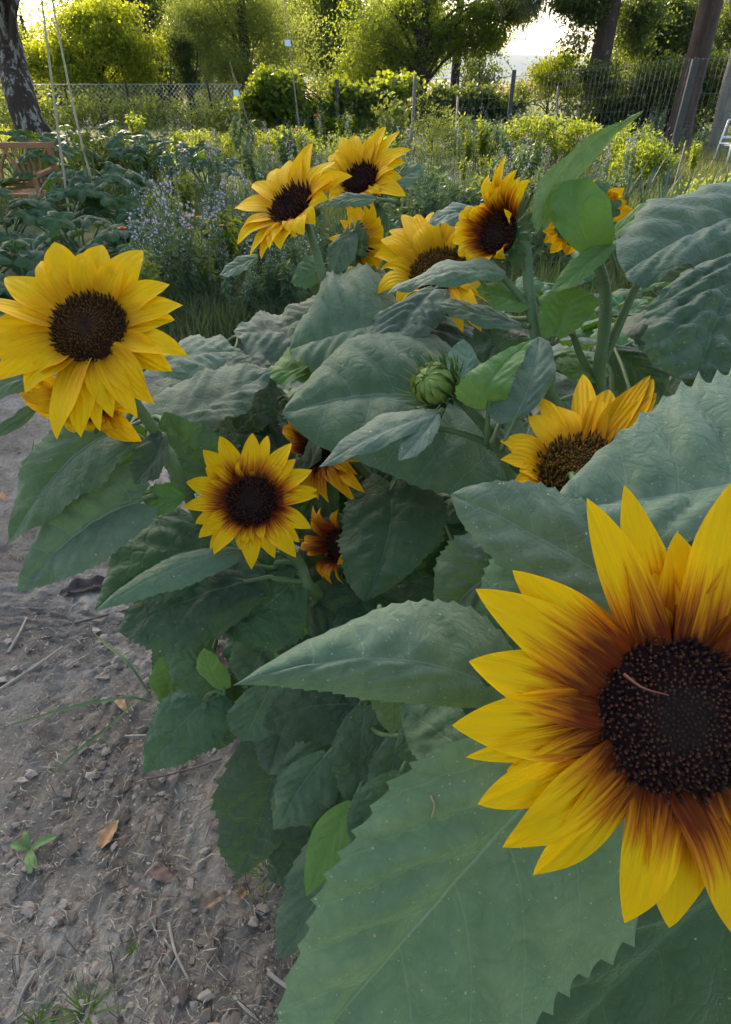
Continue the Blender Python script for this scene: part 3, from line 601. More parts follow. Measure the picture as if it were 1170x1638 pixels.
# ---- H: bud plant
H = Plant('sunflower plant with a closed green bud above one very broad flat leaf', (.14, 1.02))
hH = P(697, 618, .625)
H.stem([H.root, P(850, 950, .85), P(828, 800, .72), P(810, 738, .66), P(783, 692, .64), P(745, 648, .63), hH + np.array([.012, .008, -.004])], .009, .0045, 800)
H.stem([P(800, 722, .655), P(765, 702, .645), P(720, 688, .635), P(695, 685, .63)], .0045, .003, 90, name='branch')
bd = MB().add(*ball(hH, (.0175, .0175, .019), 16, 10)).build('flower_bud', BUDM, H.o)
bd['label'] = 'closed green bud with spiky bracts'
rb = np.random.default_rng(5); axB = cv(-.55, .25, .7); a1 = nrm(np.cross(axB, R_ + .1)); a2 = np.cross(axB, a1)
for ring, (n_, ro, el0, el1, ln) in enumerate([(11, .0185, -.1, 1.40, 1.0), (12, .0195, -.5, .95, 1.25), (14, .021, -.9, .25, 1.7), (15, .0215, -1.2, .2, 2.0), (20, .0215, -1.3, .55, 1.0)]):
    for q in range(n_):
        an = q / n_ * 6.283 + ring * .4 + rb.normal() * .1; d = a1 * math.cos(an) + a2 * math.sin(an)
        p0 = hH + (d * math.cos(el0) + axB * math.sin(el0)) * ro; am = el0 + (el1 - el0) * .55
        pm = hH + (d * math.cos(am) + axB * math.sin(am)) * ro * 1.12; out_ = min(ring, 3) * .20
        p1 = hH + (d * math.cos(el1) + axB * math.sin(el1)) * ro * (1.05 + out_ * rb.uniform(.6, 1.3)) * (1 + .12 * ln * ring / 3)
        s2 = np.cross(d, axB) * max(.0011, .0062 - .0014 * ring)
        V, F, uv, _ = blade(p0, pm, p1, pm - s2, pm + s2, nt=10, nu=3, t0=.35, a=.45, seed=q)
        MB().add(V, F, uv).build('bract', BUDM if ring < 2 or ring == 4 else BRACT, bd)
H.leaf((810, 690, .80), (650, 628, .745), (452, 662, .70), (660, 530, .83), (735, 790, .705), LEAF, nt=80, teeth=20, tamp=.02, back=.4, pleat=.06, wave=.04, bow=.10, quilt=.0012, petr=.004, t0=.42)
H.leaf((870, 580, .88), (720, 555, .86), (560, 572, .84), (715, 510, .92), (735, 640, .80), LEAF, nt=60, back=.3, pleat=.04, quilt=.0012)
H.leaf((694, 664, .60), (605, 694, .58), (510, 748, .56), (612, 664, .605), (612, 716, .57), LEAFN, teeth=14, tamp=.02, back=.2, pleat=.02, quilt=.0003)
H.leaf((702, 660, .60), (672, 700, .585), (638, 737, .57), (655, 682, .59), (690, 708, .58), LEAFN, teeth=6, back=.1, quilt=.0003)
H.leaf((738, 612, .65), (748, 576, .66), (742, 543, .67), (712, 578, .66), (764, 585, .66), LEAFN, teeth=6, back=.1, quilt=.0003)
H.leaf((625, 782, .75), (620, 862, .71), (583, 962, .68), (545, 838, .72), (716, 832, .72), LEAFD, nt=64, back=.5, t0=.40, teeth=18, quilt=.001, droop=.1, a=.5)
H.leaf((740, 830, .86), (700, 880, .84), (650, 960, .82), (650, 850, .85), (760, 930, .83), LEAFD)
H.leaf((800, 800, .84), (770, 850, .82), (745, 900, .80), (720, 820, .82), (830, 880, .82), LEAFD)
H.leaf((640, 960, .80), (600, 1000, .78), (520, 1060, .76), (560, 950, .80), (640, 1060, .76), LEAFD)
H.leaf((700, 940, .78), (690, 1000, .76), (660, 1070, .74), (630, 960, .77), (760, 1010, .76), LEAFD)

# ---- I: half hidden flower right
I = Plant('sunflower plant with the half hidden bloom behind the big toothed leaf, right', (.27, .88))
hI = P(930, 752, .56)
I.stem([I.root, [.27, .84, .4], P(985, 850, .70), P(950, 790, .60), hI + np.array([.004, .02, -.01])], .010, .006, 60)
I.flower((938, 756, .56), (-.12, .62, .72), .044, .095, [(818, 778, .026), (800, 740, .024), (800, 705, .028), (812, 720, .026), (862, 680, .026), (846, 670, .028), (864, 648, .020), (890, 650, .030), (933, 597, .026), (974, 628, .032), (1010, 625, .028), (1045, 606, .034), (1050, 630, .026), (1040, 602, .02), (1070, 660, .03), (1080, 700, .03), (1075, 760, .03), (820, 800, .03), (860, 640, .02), (955, 640, .026), (1000, 640, .026), (830, 760, .026)], PET_OR, DISC_O, N=720, label='half hidden yellow flower with a broad brown disc', seed=41, dome=.35, lift=.004, arch=.006, wid=.03)
I.leaf((900, 800, .50), (860, 800, .495), (790, 812, .49), (862, 782, .52), (850, 822, .48), LEAFD, teeth=5)
I.leaf((1010, 775, .53), (930, 792, .50), (850, 800, .48), (930, 786, .52), (930, 830, .47), LEAF, teeth=8)

# ---- J: low young plants on the path edge
J = Plant('low young sunflower plant with pointed leaves at the edge of the bare soil', (-.09, 1.06))
J.stem([J.root, P(350, 1130, .93), P(352, 1085, .90), P(345, 1060, .88)], .006, .003, 60)
J.leaf((350, 1112, .88), (296, 1152, .88), (228, 1238, .90), (264, 1118, .89), (342, 1196, .88), LEAFQ, quilt=.0012, back=.3, teeth=14)
J.leaf((345, 1070, .87), (305, 1058, .87), (256, 1040, .88), (300, 1010, .88), (300, 1110, .87), LEAFQ, quilt=.001, teeth=12)
J.leaf((358, 1100, .86), (338, 1070, .85), (328, 1036, .85), (318, 1075, .86), (362, 1068, .85), LEAF, flip=True, teeth=6)
J.leaf((335, 1020, .92), (280, 1075, .94), (262, 1130, .96), (250, 1060, .94), (310, 1100, .94), LEAFD, flip=True)
L2 = Plant('low leafy sunflower plant under the long pointed leaf, lower centre', (.0, .93))
L2.stem([L2.root, P(560, 1330, .95), P(560, 1220, .88), P(575, 1130, .80)], .008, .004, 120)
L2.leaf((435, 1095, .84), (415, 1135, .85), (388, 1186, .86), (366, 1138, .85), (466, 1158, .84), LEAF, teeth=10)
L2.leaf((450, 1165, .93), (425, 1280, .95), (380, 1408, .97), (346, 1265, .96), (500, 1270, .93), LEAFD, nt=64, quilt=.0016, teeth=12)
L2.leaf((545, 1150, .82), (500, 1230, .83), (438, 1328, .85), (455, 1215, .84), (560, 1270, .82), LEAF, nt=60, teeth=12)
L2.leaf((585, 1135, .74), (576, 1215, .74), (573, 1304, .75), (530, 1205, .74), (618, 1200, .74), LEAFQ, quilt=.001, teeth=12)
L2.leaf((572, 1295, .78), (525, 1405, .80), (444, 1535, .84), (462, 1400, .82), (590, 1430, .79), LEAF, nt=64, teeth=14, back=.3)
L2.leaf((563, 1290, .735), (528, 1350, .74), (490, 1434, .755), (502, 1325, .745), (552, 1370, .74), LEAF, flip=True, teeth=0)
L2.leaf((625, 1078, .52), (628, 1125, .53), (627, 1176, .55), (590, 1112, .53), (660, 1110, .53), LEAF, teeth=6)
L2.leaf((780, 1120, .60), (700, 1150, .60), (630, 1205, .62), (690, 1085, .62), (720, 1220, .60), LEAFD)
L2.leaf((640, 1180, .70), (625, 1240, .71), (600, 1330, .72), (590, 1230, .71), (660, 1260, .71), LEAF)
L2.leaf((620, 1130, .78), (500, 1130, .80), (420, 1160, .82), (510, 1080, .82), (520, 1190, .80), LEAFD)
L2.leaf((700, 1200, .70), (660, 1290, .70), (600, 1420, .72), (600, 1290, .72), (720, 1340, .68), LEAF)
L2.leaf((600, 1100, .84), (540, 1080, .84), (455, 1070, .86), (530, 1030, .86), (530, 1130, .84), LEAFD)
L2.leaf((530, 1190, .86), (520, 1250, .87), (500, 1340, .88), (495, 1250, .87), (548, 1270, .86), LEAF, flip=True, teeth=6)

# ---- random lower leaves that fill the bed under the blooms
rf = np.random.default_rng(21)
plants = [A, Rp, B, C, K, D, E2, E, Fp, Gp, H, I, L2, D3]
def in_bed(px, py):
    if py < 620: return px > 470
    if py < 960: return px > 330
    if py < 1200: return px > 470
    return px > 545 + (1200 - py) * .0
cnt = 0
while cnt < 285:
    px, py = rf.uniform(330, 1260), rf.uniform(540, 1800)
    if cnt >= 215: px, py = rf.uniform(365, 760), rf.uniform(570, 900)
    if not in_bed(px, py): continue
    g = G(px, py); dg = (g - CAM) @ F_ / (ray(px, py) @ F_)
    if dg > 2.2: dg = 2.2
    if cnt >= 215: dg = min(dg, 1.7)
    lo = (1.0 if cnt >= 215 else .86) if px < 700 else (.66 if py > 860 else .78)
    d = rf.uniform(lo, max(lo + .05, dg * .93)); p = P(px, py, d)
    if p[2] < .05: continue
    best = min(plants, key=lambda q: np.hypot(*(q.root[:2] - p[:2])))
    out_ = p[:2] - best.root[:2]; az = math.atan2(out_[1], out_[0]) + rf.normal() * .6
    ln = rf.uniform(.10, .19); dr = np.array([math.cos(az), math.sin(az), rf.uniform(-.7, .0)]); dr = nrm(dr)
    sd2 = nrm(np.cross(dr, [0, 0, 1])); wv = ln * .36; tilt = np.array([0, 0, rf.uniform(-.02, .02)])
    b_, t_ = p - dr * ln / 2, p + dr * ln / 2; m_ = p + np.array([0, 0, .018])
    M0 = b_ + (t_ - b_) * .38 + np.array([0, 0, .014])
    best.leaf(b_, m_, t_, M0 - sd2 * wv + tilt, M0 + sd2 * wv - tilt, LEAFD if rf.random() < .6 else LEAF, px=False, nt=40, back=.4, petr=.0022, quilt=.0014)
    cnt += 1

# extra overlapping leaves that hang over the path edge
for q_, (pl, b, m, t, L, R, mt, kw) in enumerate([
        (J, (300, 1000, .98), (275, 1050, .98), (262, 1100, .99), (245, 1030, .98), (320, 1060, .97), LEAFD, {}),
        (J, (380, 1080, .92), (350, 1140, .93), (350, 1200, .94), (320, 1130, .93), (400, 1150, .92), LEAFD, {}),
        (L2, (470, 1120, .90), (450, 1180, .92), (430, 1240, .93), (410, 1170, .92), (500, 1200, .90), LEAF, {}),
        (L2, (520, 1320, .92), (480, 1370, .94), (430, 1410, .96), (450, 1340, .95), (520, 1410, .92), LEAFD, {}),
        (L2, (600, 1340, .84), (560, 1430, .86), (500, 1520, .88), (510, 1400, .87), (600, 1480, .84), LEAFD, {}),
        (L2, (520, 1210, .80), (480, 1260, .81), (450, 1320, .82), (450, 1240, .82), (530, 1290, .80), LEAF, {}),
        (L2, (640, 1240, .66), (600, 1290, .67), (560, 1350, .68), (570, 1270, .68), (640, 1320, .66), LEAFQ, {}),
        (C, (440, 1010, .84), (410, 1060, .84), (400, 1110, .85), (370, 1040, .85), (455, 1070, .84), LEAFQ, {}),
        (C, (490, 1000, .80), (470, 1040, .80), (462, 1085, .80), (440, 1025, .80), (510, 1050, .80), LEAF, dict(flip=True)),
        (C, (250, 820, .86), (220, 870, .88), (200, 930, .90), (180, 850, .90), (250, 900, .86), LEAFD, {}),
        (B, (330, 700, .82), (300, 740, .82), (290, 790, .82), (265, 720, .83), (330, 770, .81), LEAFD, {}),
        (K, (430, 660, .92), (420, 700, .90), (400, 750, .88), (380, 690, .90), (470, 730, .88), LEAFD, {}),
        (H, (560, 940, .86), (600, 960, .84), (650, 1000, .82), (620, 920, .86), (590, 1010, .82), LEAFD, {}),
        (A, (760, 1210, .48), (700, 1170, .50), (640, 1130, .52), (720, 1120, .52), (680, 1230, .49), LEAF, {}),
        ]):
    pl.leaf(b, m, t, L, R, mt, quilt=.0013, back=.35, **kw)
# small dry bits that fell on the near flower and leaf
def bit(pts, r_, label, col=(.16, .05, .03)):
    c = curve([P(*p) for p in pts], 10); o = c[0].copy(); ob = add_tube(MB(), c - o, np.linspace(r_, r_ * .35, 10), 6).build('dried_floret', simple_mat('dry_floret', col, tuple(x * 1.5 for x in col), 200, .6)); ob.location = [float(v) for v in o]
    return tag(ob, label, 'dried floret')
bit([(998, 1078, .286), (1028, 1100, .281), (1070, 1112, .282)], .0008, 'reddish brown dried floret lying on the dark disc of the nearest bloom')
bit([(689, 1272, .366), (695, 1288, .364), (690, 1310, .366)], .0007, 'curved tan dried floret lying on the huge leaf at the bottom', (.36, .22, .12))

K.leaf((560, 850, .95), (530, 880, .93), (470, 925, .90), (500, 830, .94), (560, 930, .90), LEAFD)
K.leaf((520, 770, .97), (490, 810, .96), (465, 870, .95), (460, 790, .96), (530, 850, .95), LEAFD)
K.leaf((700, 690, .99), (650, 720, .98), (590, 790, .96), (620, 680, 1.0), (660, 800, .95), LEAFD)
B.leaf((330, 640, 1.0), (370, 690, .98), (395, 750, .95), (330, 720, .97), (420, 670, .98), LEAFD)
C.leaf((520, 1010, .86), (540, 1060, .86), (550, 1130, .86), (500, 1080, .86), (590, 1060, .85), LEAFD)

B.leaf((262, 700, .64), (245, 735, .63), (215, 775, .62), (215, 720, .63), (262, 752, .62), LEAFD, teeth=8)
B.leaf((300, 790, .69), (270, 800, .68), (225, 790, .67), (262, 772, .68), (258, 825, .67), LEAF, flip=True, teeth=8)
# ================================================================== GROUND
def gnoise(x, y, seed, oct=((.11, .5), (.045, .3), (.022, .2))):
    r = np.random.default_rng(seed); s = 0
    for wl, a in oct:
        for _ in range(5):
            an = r.random() * 6.283; k = 2 * math.pi / (wl * r.uniform(.7, 1.4)); s = s + a / 3.0 * np.sin(k * (x * math.cos(an) + y * math.sin(an)) + r.random() * 6.28 + 1.3 * np.sin(k * .45 * (x * math.sin(an) - y * math.cos(an))))
    return s
def ground_z(x, y):
    near = np.exp(-np.maximum(0, np.hypot(x + .4, y - 1.4) - 1.6) ** 2 / 3)
    z = .017 * near * gnoise(x, y, 3) + .0055 * near * gnoise(x, y, 9, ((.03, .5), (.013, .5)))
    z = z + .02 * gnoise(x, y, 4, ((1.8, .7), (.7, .3))) * np.clip(y / 4, 0, 1)
    far = np.maximum(0, y - 22); z = z - far * .012 * np.clip(far / 60, 0, 1)
    return z
def axis(n, lim0, lim1, c, dens):
    s = np.linspace(-1, 1, n); a = np.sinh(s * dens) / np.sinh(dens); v = np.where(a < 0, a * abs(lim0 - c), a * abs(lim1 - c)) + c
    return v
gx = axis(430, -3500, 3500, -.45, 11.6); gy = axis(430, -400, 4500, 1.25, 11.3)
GX, GY = np.meshgrid(gx, gy, indexing='xy')
GV = np.stack([GX, GY, ground_z(GX, GY)], -1).reshape(-1, 3); nx = len(gx)
ii = np.arange(len(gy) - 1)[:, None] * nx; jj = np.arange(nx - 1)[None]
GF = np.stack([ii + jj, ii + jj + 1, ii + nx + jj + 1, ii + nx + jj], -1).reshape(-1, 4)
def ground_mat():
    m, nt, out, tc = newmat('soil'); geo = nt.nodes.new('ShaderNodeNewGeometry'); pos = geo.outputs['Position']
    sx = nt.nodes.new('ShaderNodeSeparateXYZ'); nt.links.new(pos, sx.inputs[0]); X, Y = sx.outputs[0], sx.outputs[1]
    n1 = noise(nt, pos, 5, 5, .65); n2 = noise(nt, pos, 45, 5, .7); n3 = noise(nt, pos, 260, 3, .6)
    mix = mth(nt, 'ADD', mth(nt, 'MULTIPLY', n1, .55), mth(nt, 'MULTIPLY', n2, .45))
    soil = ramp(nt, mix, [(.34, (.085, .063, .046)), (.44, (.195, .166, .132)), (.55, (.31, .274, .226)), (.66, (.43, .37, .30))])  # darkest stop deepened to paint in the contrast of shadows under leaves
    soil = mixc(nt, ramp(nt, n3, [(.55, (0, 0, 0)), (.72, (1, 1, 1))]), soil, (.38, .34, .30))
    soil = mixc(nt, mth(nt, 'MULTIPLY', ramp(nt, noise(nt, pos, 1.9, 4, .6), [(.42, (1, 1, 1)), (.58, (0, 0, 0))]), .5), soil, (.085, .066, .05))
    grass = ramp(nt, noise(nt, pos, 1.2, 4), [(.35, (.04, .06, .02)), (.5, (.09, .12, .035)), (.65, (.20, .17, .07))])
    gm = mth(nt, 'MINIMUM', mth(nt, 'MAXIMUM', mth(nt, 'MULTIPLY', mth(nt, 'SUBTRACT', mth(nt, 'ADD', Y, mth(nt, 'MULTIPLY', n1, 2)), 4.2), .8), 0), 1)
    col = mixc(nt, gm, soil, grass)
    fld = ramp(nt, noise(nt, nd(nt, 'ShaderNodeMapping', {'Vector': pos, 'Scale': (.004, .012, 1)}).outputs[0], 1.0, 2), [(.42, (.30, .17, .09)), (.48, (.13, .16, .05)), (.56, (.20, .20, .08)), (.6, (.08, .12, .05))])
    fm = mth(nt, 'MINIMUM', mth(nt, 'MAXIMUM', mth(nt, 'MULTIPLY', mth(nt, 'SUBTRACT', Y, 30), .05), 0), 1)
    col = mixc(nt, fm, col, fld)
    h = mth(nt, 'ADD', mth(nt, 'MULTIPLY', n2, 1.0), mth(nt, 'MULTIPLY', n3, .5))
    vo = nd(nt, 'ShaderNodeTexVoronoi', {'Vector': pos, 'Scale': 90.0}); h = mth(nt, 'ADD', h, mth(nt, 'MULTIPLY', vo.outputs['Distance'], .5))
    finish(nt, out, col, .9, h, .9, .006, spec=.2); return m
tag(MB().add(GV, GF).build('ground', ground_mat()), kind='structure')

# far hills beyond the fields
hm = simple_mat('hill_woods', (.045, .075, .045), (.08, .11, .06), .004, .9, 0)
hx = np.linspace(-3800, 3800, 160); HV = []
for k_, (yy, hh) in enumerate([(3300, -45), (3450, 1.0), (3700, 1.3)]):
    for x in hx: HV.append((x, yy, hh if k_ == 0 else (22 + 26 * (math.sin(x / 620 + .6) * .5 + .5) + 14 * math.sin(x / 230) + 3 * math.sin(x / 61)) * hh))
i_ = np.arange(2)[:, None] * 160; j_ = np.arange(159)[None]
tag(MB().add(HV, np.stack([i_ + j_, i_ + j_ + 1, i_ + 161 + j_, i_ + 160 + j_], -1).reshape(-1, 4)).build('hills', hm), kind='structure')

# ---- litter on the soil
rl = np.random.default_rng(77)
STRAW = foliage_mat('straw', ((.18, .145, .10), (.33, .285, .22), (.52, .47, .38)), (.3, .25, .15), .05, .8, .1)
CLOD = foliage_mat('clod', ((.09, .07, .055), (.24, .195, .16), (.42, .355, .30)), (.2, .2, .2), 0.0, .95, .1)
GRASSG = foliage_mat('grass_blade', ((.05, .11, .025), (.09, .17, .04), (.17, .24, .07)), (.25, .42, .04), .35, .5, .3)
def on_soil(n, y0=540, y1=1660, x1=640):
    px = rl.uniform(-260, x1, n); py = 540 + (y1 - 540) * rl.random(n) ** .75
    p = np.array([G(a, b) for a, b in zip(px, py)]); p[:, 2] = ground_z(p[:, 0], p[:, 1]); return p
def flakes(n, l0, l1, w0, w1, mat, name, zup=.002, curl=.2, pts=None):
    p = on_soil(n) if pts is None else pts; n = len(p)
    an = rl.random(n) * 6.283; ln = rl.uniform(l0, l1, n) * rl.uniform(.4, 1, n); wd = rl.uniform(w0, w1, n)
    d = np.stack([np.cos(an), np.sin(an), rl.normal(size=n) * .16], 1); s = np.stack([-np.sin(an), np.cos(an), rl.normal(size=n) * .3], 1)
    q = p + np.array([0, 0, zup]) + np.array([0, 0, 1]) * (np.abs(d[:, 2]) * ln / 2)[:, None]
    bend = s * (rl.normal(size=n) * ln * .12)[:, None] + np.array([0, 0, 1]) * (rl.random(n) * ln * curl)[:, None]
    a, m, e = q - d * (ln / 2)[:, None], q + bend, q + d * (ln / 2)[:, None]
    V = np.stack([a, m - s * wd[:, None], m + s * wd[:, None], e], 1).reshape(-1, 3); k = (np.arange(n) * 4)[:, None]
    F = np.concatenate([k + np.array([[0, 1, 2]]), k + np.array([[1, 3, 2]])])
    return tag(MB().add(V, F).build(name, mat, smooth=False), kind='stuff')
tag(flakes(5200, .012, .055, .0005, .0013, STRAW, 'straw_bits'), 'dry straw and stem bits strewn over the bare soil', 'straw', kind='stuff')
tag(flakes(6500, .004, .012, .0008, .0026, STRAW, 'chaff'), 'pale chaff scattered over the bare soil', 'chaff', kind='stuff')
tag(flakes(900, .03, .10, .0006, .0014, foliage_mat('old_stem', ((.05, .04, .035), (.10, .08, .07), (.2, .17, .14)), (.1, .1, .1), 0, .9, .1), 'rootlets', curl=.25), 'dark fine rootlets and twigs lying on the soil', 'rootlets', kind='stuff')
# clods and crumbs
def lumps(n, r0, r1, mat, name, seed):
    r = np.random.default_rng(seed); p = on_soil(n); rad = r0 + (r1 - r0) * r.random(n) ** 5
    ico = np.array([[1, 0, 0], [0, 1, 0], [-1, 0, 0], [0, -1, 0], [.6, .6, .7], [-.6, .6, .6], [-.6, -.6, .7], [.6, -.6, .6], [0, 0, 1.0], [0, 0, -.6]])
    F = np.array([[0, 1, 4], [1, 5, 4], [1, 2, 5], [2, 6, 5], [2, 3, 6], [3, 7, 6], [3, 0, 7], [0, 4, 7], [4, 5, 8], [5, 6, 8], [6, 7, 8], [7, 4, 8]])
    V = ico[None] * rad[:, None, None] * r.uniform(.55, 1.35, (n, 10, 1)) * r.uniform(.6, 1.3, (n, 1, 3)) ; V = V * np.array([1, 1, .62]) + p[:, None] + np.array([0, 0, .0005])
    return MB().add(V.reshape(-1, 3), ((np.arange(n) * 10)[:, None, None] + F[None]).reshape(-1, 3)).build(name, mat, smooth=False)
tag(lumps(5200, .0014, .0150, CLOD, 'soil_crumbs', 5), 'crumbs and small clods of dry grey soil', 'soil crumbs', kind='stuff')

# bigger single sticks
def stick(p0, p1, r, mat, label, name='dry_stalk', z=.006, bend=.05):
    a, b = G(*p0), G(*p1); a[2] += ground_z(a[0], a[1]) + z; b[2] += ground_z(b[0], b[1]) + z
    L_ = np.linalg.norm(b - a); s = nrm(np.cross(b - a, [0, 0, 1])); c = curve([a, (a + b) / 2 + s * L_ * bend + np.array([0, 0, .006]), b], 12)
    o = add_tube(MB(), c - a, np.linspace(r, r * .7, 12), 6).build(name, mat); o.location = [float(v) for v in a]
    return tag(o, label, 'dry stalk', 'dry stalks lying on the soil')
WOOD = simple_mat('dry_wood', (.24, .21, .17), (.42, .38, .31), 30, .8, .5, .001, stretch=(1, 1, 6))
stick((0, 1105), (104, 1042), .005, WOOD, 'grey dry stalk at the left edge, above the two long grass blades')
stick((14, 1045), (44, 990), .004, WOOD, 'short broad tan splinter of stalk near the top left of the soil')
stick((200, 1179), (372, 1178), .0028, WOOD, 'thin pale stalk lying level between grass blades and leaf', bend=.01)
stick((236, 1250), (356, 1218), .003, simple_mat('dark_wood', (.09, .07, .06), (.16, .13, .11), 30, .8), 'dark thin stalk running in under the low dark leaf')
stick((272, 1480), (304, 1572), .0028, WOOD, 'pale bent stalk near the bottom of the soil strip')
stick((376, 1596), (424, 1640), .0028, WOOD, 'whitish stalk at the bottom next to the big leaf')
stick((34, 1500), (28, 1560), .0035, WOOD, 'upright lying stalk piece at the bottom left')
stick((60, 1560), (25, 1635), .0028, WOOD, 'thin pale stalk beside the grass tuft at bottom left')
stick((430, 1560), (500, 1600), .004, WOOD, 'grey forked stalk near the bottom beside the big leaf')
stick((110, 1072), (145, 1050), .003, WOOD, 'short pale twig under the drooping leaf on the left')
stick((120, 1000), (210, 975), .0035, simple_mat('dark_wood2', (.07, .055, .05), (.13, .11, .1), 30, .8), 'dark curled twig beneath the crinkled leaves')

# dead leaves
def dead(b, t, w_, label, c1=(.30, .17, .09), c2=(.45, .28, .15), up=.012, seed=1):
    a, e = G(*b), G(*t); a[2] = ground_z(a[0], a[1]) + .006; e[2] = ground_z(e[0], e[1]) + .004; s = nrm(np.cross(e - a, [0, 0, 1])) * w_ / 2
    m = (a + e) / 2 + np.array([0, 0, .004]); M0 = a + (e - a) * .4
    V, F, uv, _ = blade(a - a, m - a, e - a, M0 - s + [0, 0, up] - a, M0 + s + [0, 0, up * .7] - a, nt=24, nu=5, t0=.42, a=.6, wave=.25, quilt=.0008, seed=seed)
    o = MB().add(V, F, uv).build('dead_leaf', simple_mat('dead_leaf', c1, c2, 60, .8, .5, .002), thick=.0006); o.location = [float(v) for v in a]
    return tag(o, label, 'dead leaf', 'dead leaves on the soil')
dead((162, 1362), (190, 1312), .030, 'curled tan dead leaf lying alone on the soil')
dead((325, 1455), (366, 1428), .022, 'brown crumpled dead leaf right of the lone tan one, near the low dark leaf', (.22, .13, .09), (.33, .22, .15), seed=3)
dead((382, 1440), (396, 1422), .018, 'smallest brown dead leaf under the edge of the dark leaf', (.25, .13, .06), (.34, .2, .1), seed=4)
dead((188, 1120), (206, 1144), .02, 'small orange tan dead leaf at the foot of the long grass blades', seed=5)
dead((240, 1395), (290, 1412), .026, 'dark reddish dead leaf flattened into the soil', (.13, .08, .065), (.20, .12, .09), up=.003, seed=6)
dead((95, 950), (190, 930), .05, 'large black withered leaf under the drooping leaves at left', (.03, .022, .02), (.07, .05, .045), up=.02, seed=7)
dead((0, 792), (12, 806), .02, 'orange brown dead leaf at the left edge', (.36, .17, .08), (.42, .22, .1), seed=8)
dead((345, 1042), (392, 1082), .05, 'dark maroon withered leaf in the gap under the crinkled leaves', (.035, .018, .016), (.07, .035, .03), up=.02, seed=9)

# seedling
c0 = G(50, 1362); c0[2] = ground_z(c0[0], c0[1])
sg_ = thing('weed_seedling', 'small five-leaved green weed seedling alone on the bare soil', 'seedling', c0)
SEED = simple_mat('seedling_green', (.10, .19, .05), (.15, .26, .08), 40, .5, .3, .001, trans=.2)
add_tube(MB(), [c0, c0 + [0, 0, .014]], [.0018, .0013], 6).build('stem', SEED, sg_)
for q, (tx, ty) in enumerate([(17, 1352), (92, 1338), (50, 1398), (40, 1330), (60, 1392)]):
    t_ = G(tx, ty, .018); b_ = c0 + [0, 0, .014]; s = nrm(np.cross(t_ - b_, [0, 0, 1])) * (.0085 if q < 3 else .006); m = (b_ + t_) / 2 + [0, 0, .006]
    V, F, uv, _ = blade(b_, m, t_, m - s + [0, 0, .002], m + s + [0, 0, .002], nt=12, nu=3, t0=.5, a=.6, seed=q); MB().add(V, F, uv).build('leaf', SEED, sg_)

# grass blades by the path
def gblade(pts, w_, label):
    c = curve([P(*p) for p in pts], 16); o = c[0].copy(); T = nrm(np.gradient(c, axis=0)); s = nrm(np.cross(T, [0.2, -.3, 1])); wf = np.sin(np.linspace(.25, math.pi, 16)) ** .6 * w_ / 2
    V = np.concatenate([c - s * wf[:, None], c + [0, 0, -.0008], c + s * wf[:, None]]); i = np.arange(15)
    F = np.concatenate([np.stack([i, i + 1, i + 17, i + 16], 1), np.stack([i + 16, i + 17, i + 33, i + 32], 1)])
    ob = MB().add(V - o, F).build('fallen_grass', simple_mat('blade_green', (.06, .13, .03), (.11, .19, .05), 30, .5, .2, .001, trans=.2)); ob.location = [float(v) for v in o]
    return tag(ob, label, 'grass blade', 'long grass blades over the soil')
gblade([(245, 1124, 1.40), (200, 1116, 1.37), (100, 1135, 1.36), (-20, 1172, 1.35)], .006, 'long dark grass blade arching level to the left edge')
gblade([(215, 1124, 1.40), (170, 1165, 1.34), (120, 1205, 1.32), (83, 1240, 1.32)], .006, 'shorter grass blade hanging down to the left')
gblade([(240, 1110, 1.45), (205, 1060, 1.46), (175, 1035, 1.5), (145, 1008, 1.55)], .006, 'thin grass blade pointing up and left')
gblade([(40, 780, 2.0), (48, 745, 1.95), (55, 700, 1.9)], .008, 'upright blue-green grass blade beside the left drooping leaves')
def tuft(label, c, n, h, spr, name='grass_tuft', mat=None, seed=1, w_=.0014, group='grass tufts in the soil'):
    r = np.random.default_rng(seed); V = []; F = []; k = 0
    for _ in range(n):
        an = r.random() * 6.283; hh = h * r.uniform(.4, 1.1); sp = spr * r.uniform(.2, 1.2); o = np.array([math.cos(an), math.sin(an), 0]); s = np.array([-math.sin(an), math.cos(an), 0]) * w_
        b = o * r.uniform(0, .2) * spr
        for q in range(5):
            f = q / 4; pt = b + o * sp * f ** 1.6 + np.array([0, 0, hh * (f - .35 * f * f * sp / spr)]); V += [pt - s * (1 - f ** 2), pt + s * (1 - f ** 2)]
            if q < 4: F.append([k + 2 * q, k + 2 * q + 1, k + 2 * q + 3, k + 2 * q + 2])
        k += 10
    ob = MB().add(V, F).build(name, mat or GRASSG); ob.location = [float(v) for v in c]; return tag(ob, label, 'grass tuft', group)
for q, (px, py, n, h, sp, lb) in enumerate([(140, 1625, 60, .05, .06, 'largest low green grass tuft at the bottom left corner'), (215, 1520, 12, .02, .02, 'tiny grass tuft above the bottom left corner tuft'), (430, 1400, 26, .06, .09, 'thin grass tuft under the low dark leaf'), (490, 1545, 14, .04, .05, 'small grass tuft at the tip of the lowest leaf'), (350, 1290, 6, .03, .01, 'tiny bright green sprout right of the tan dead leaf'), (180, 1190, 10, .012, .03, 'small flat grass tuft below the long blades'), (60, 1640, 30, .04, .05, 'grass tuft cut by the bottom edge at left'), (250, 790, 16, .07, .06, 'grass tuft in the shade under the left bloom')]):
    tuft(lb, G(px, py), n, h, sp, seed=q)
cl = G(463, 640, .05); t_ = thing('clover_flower', 'tiny white clover blossom between the dark leaves', 'clover', [cl[0], cl[1], 0])
add_tube(MB(), [[cl[0], cl[1], 0], cl], [.001, .001], 5).build('stem', STEM, t_)
mb = MB(); rc = np.random.default_rng(4)
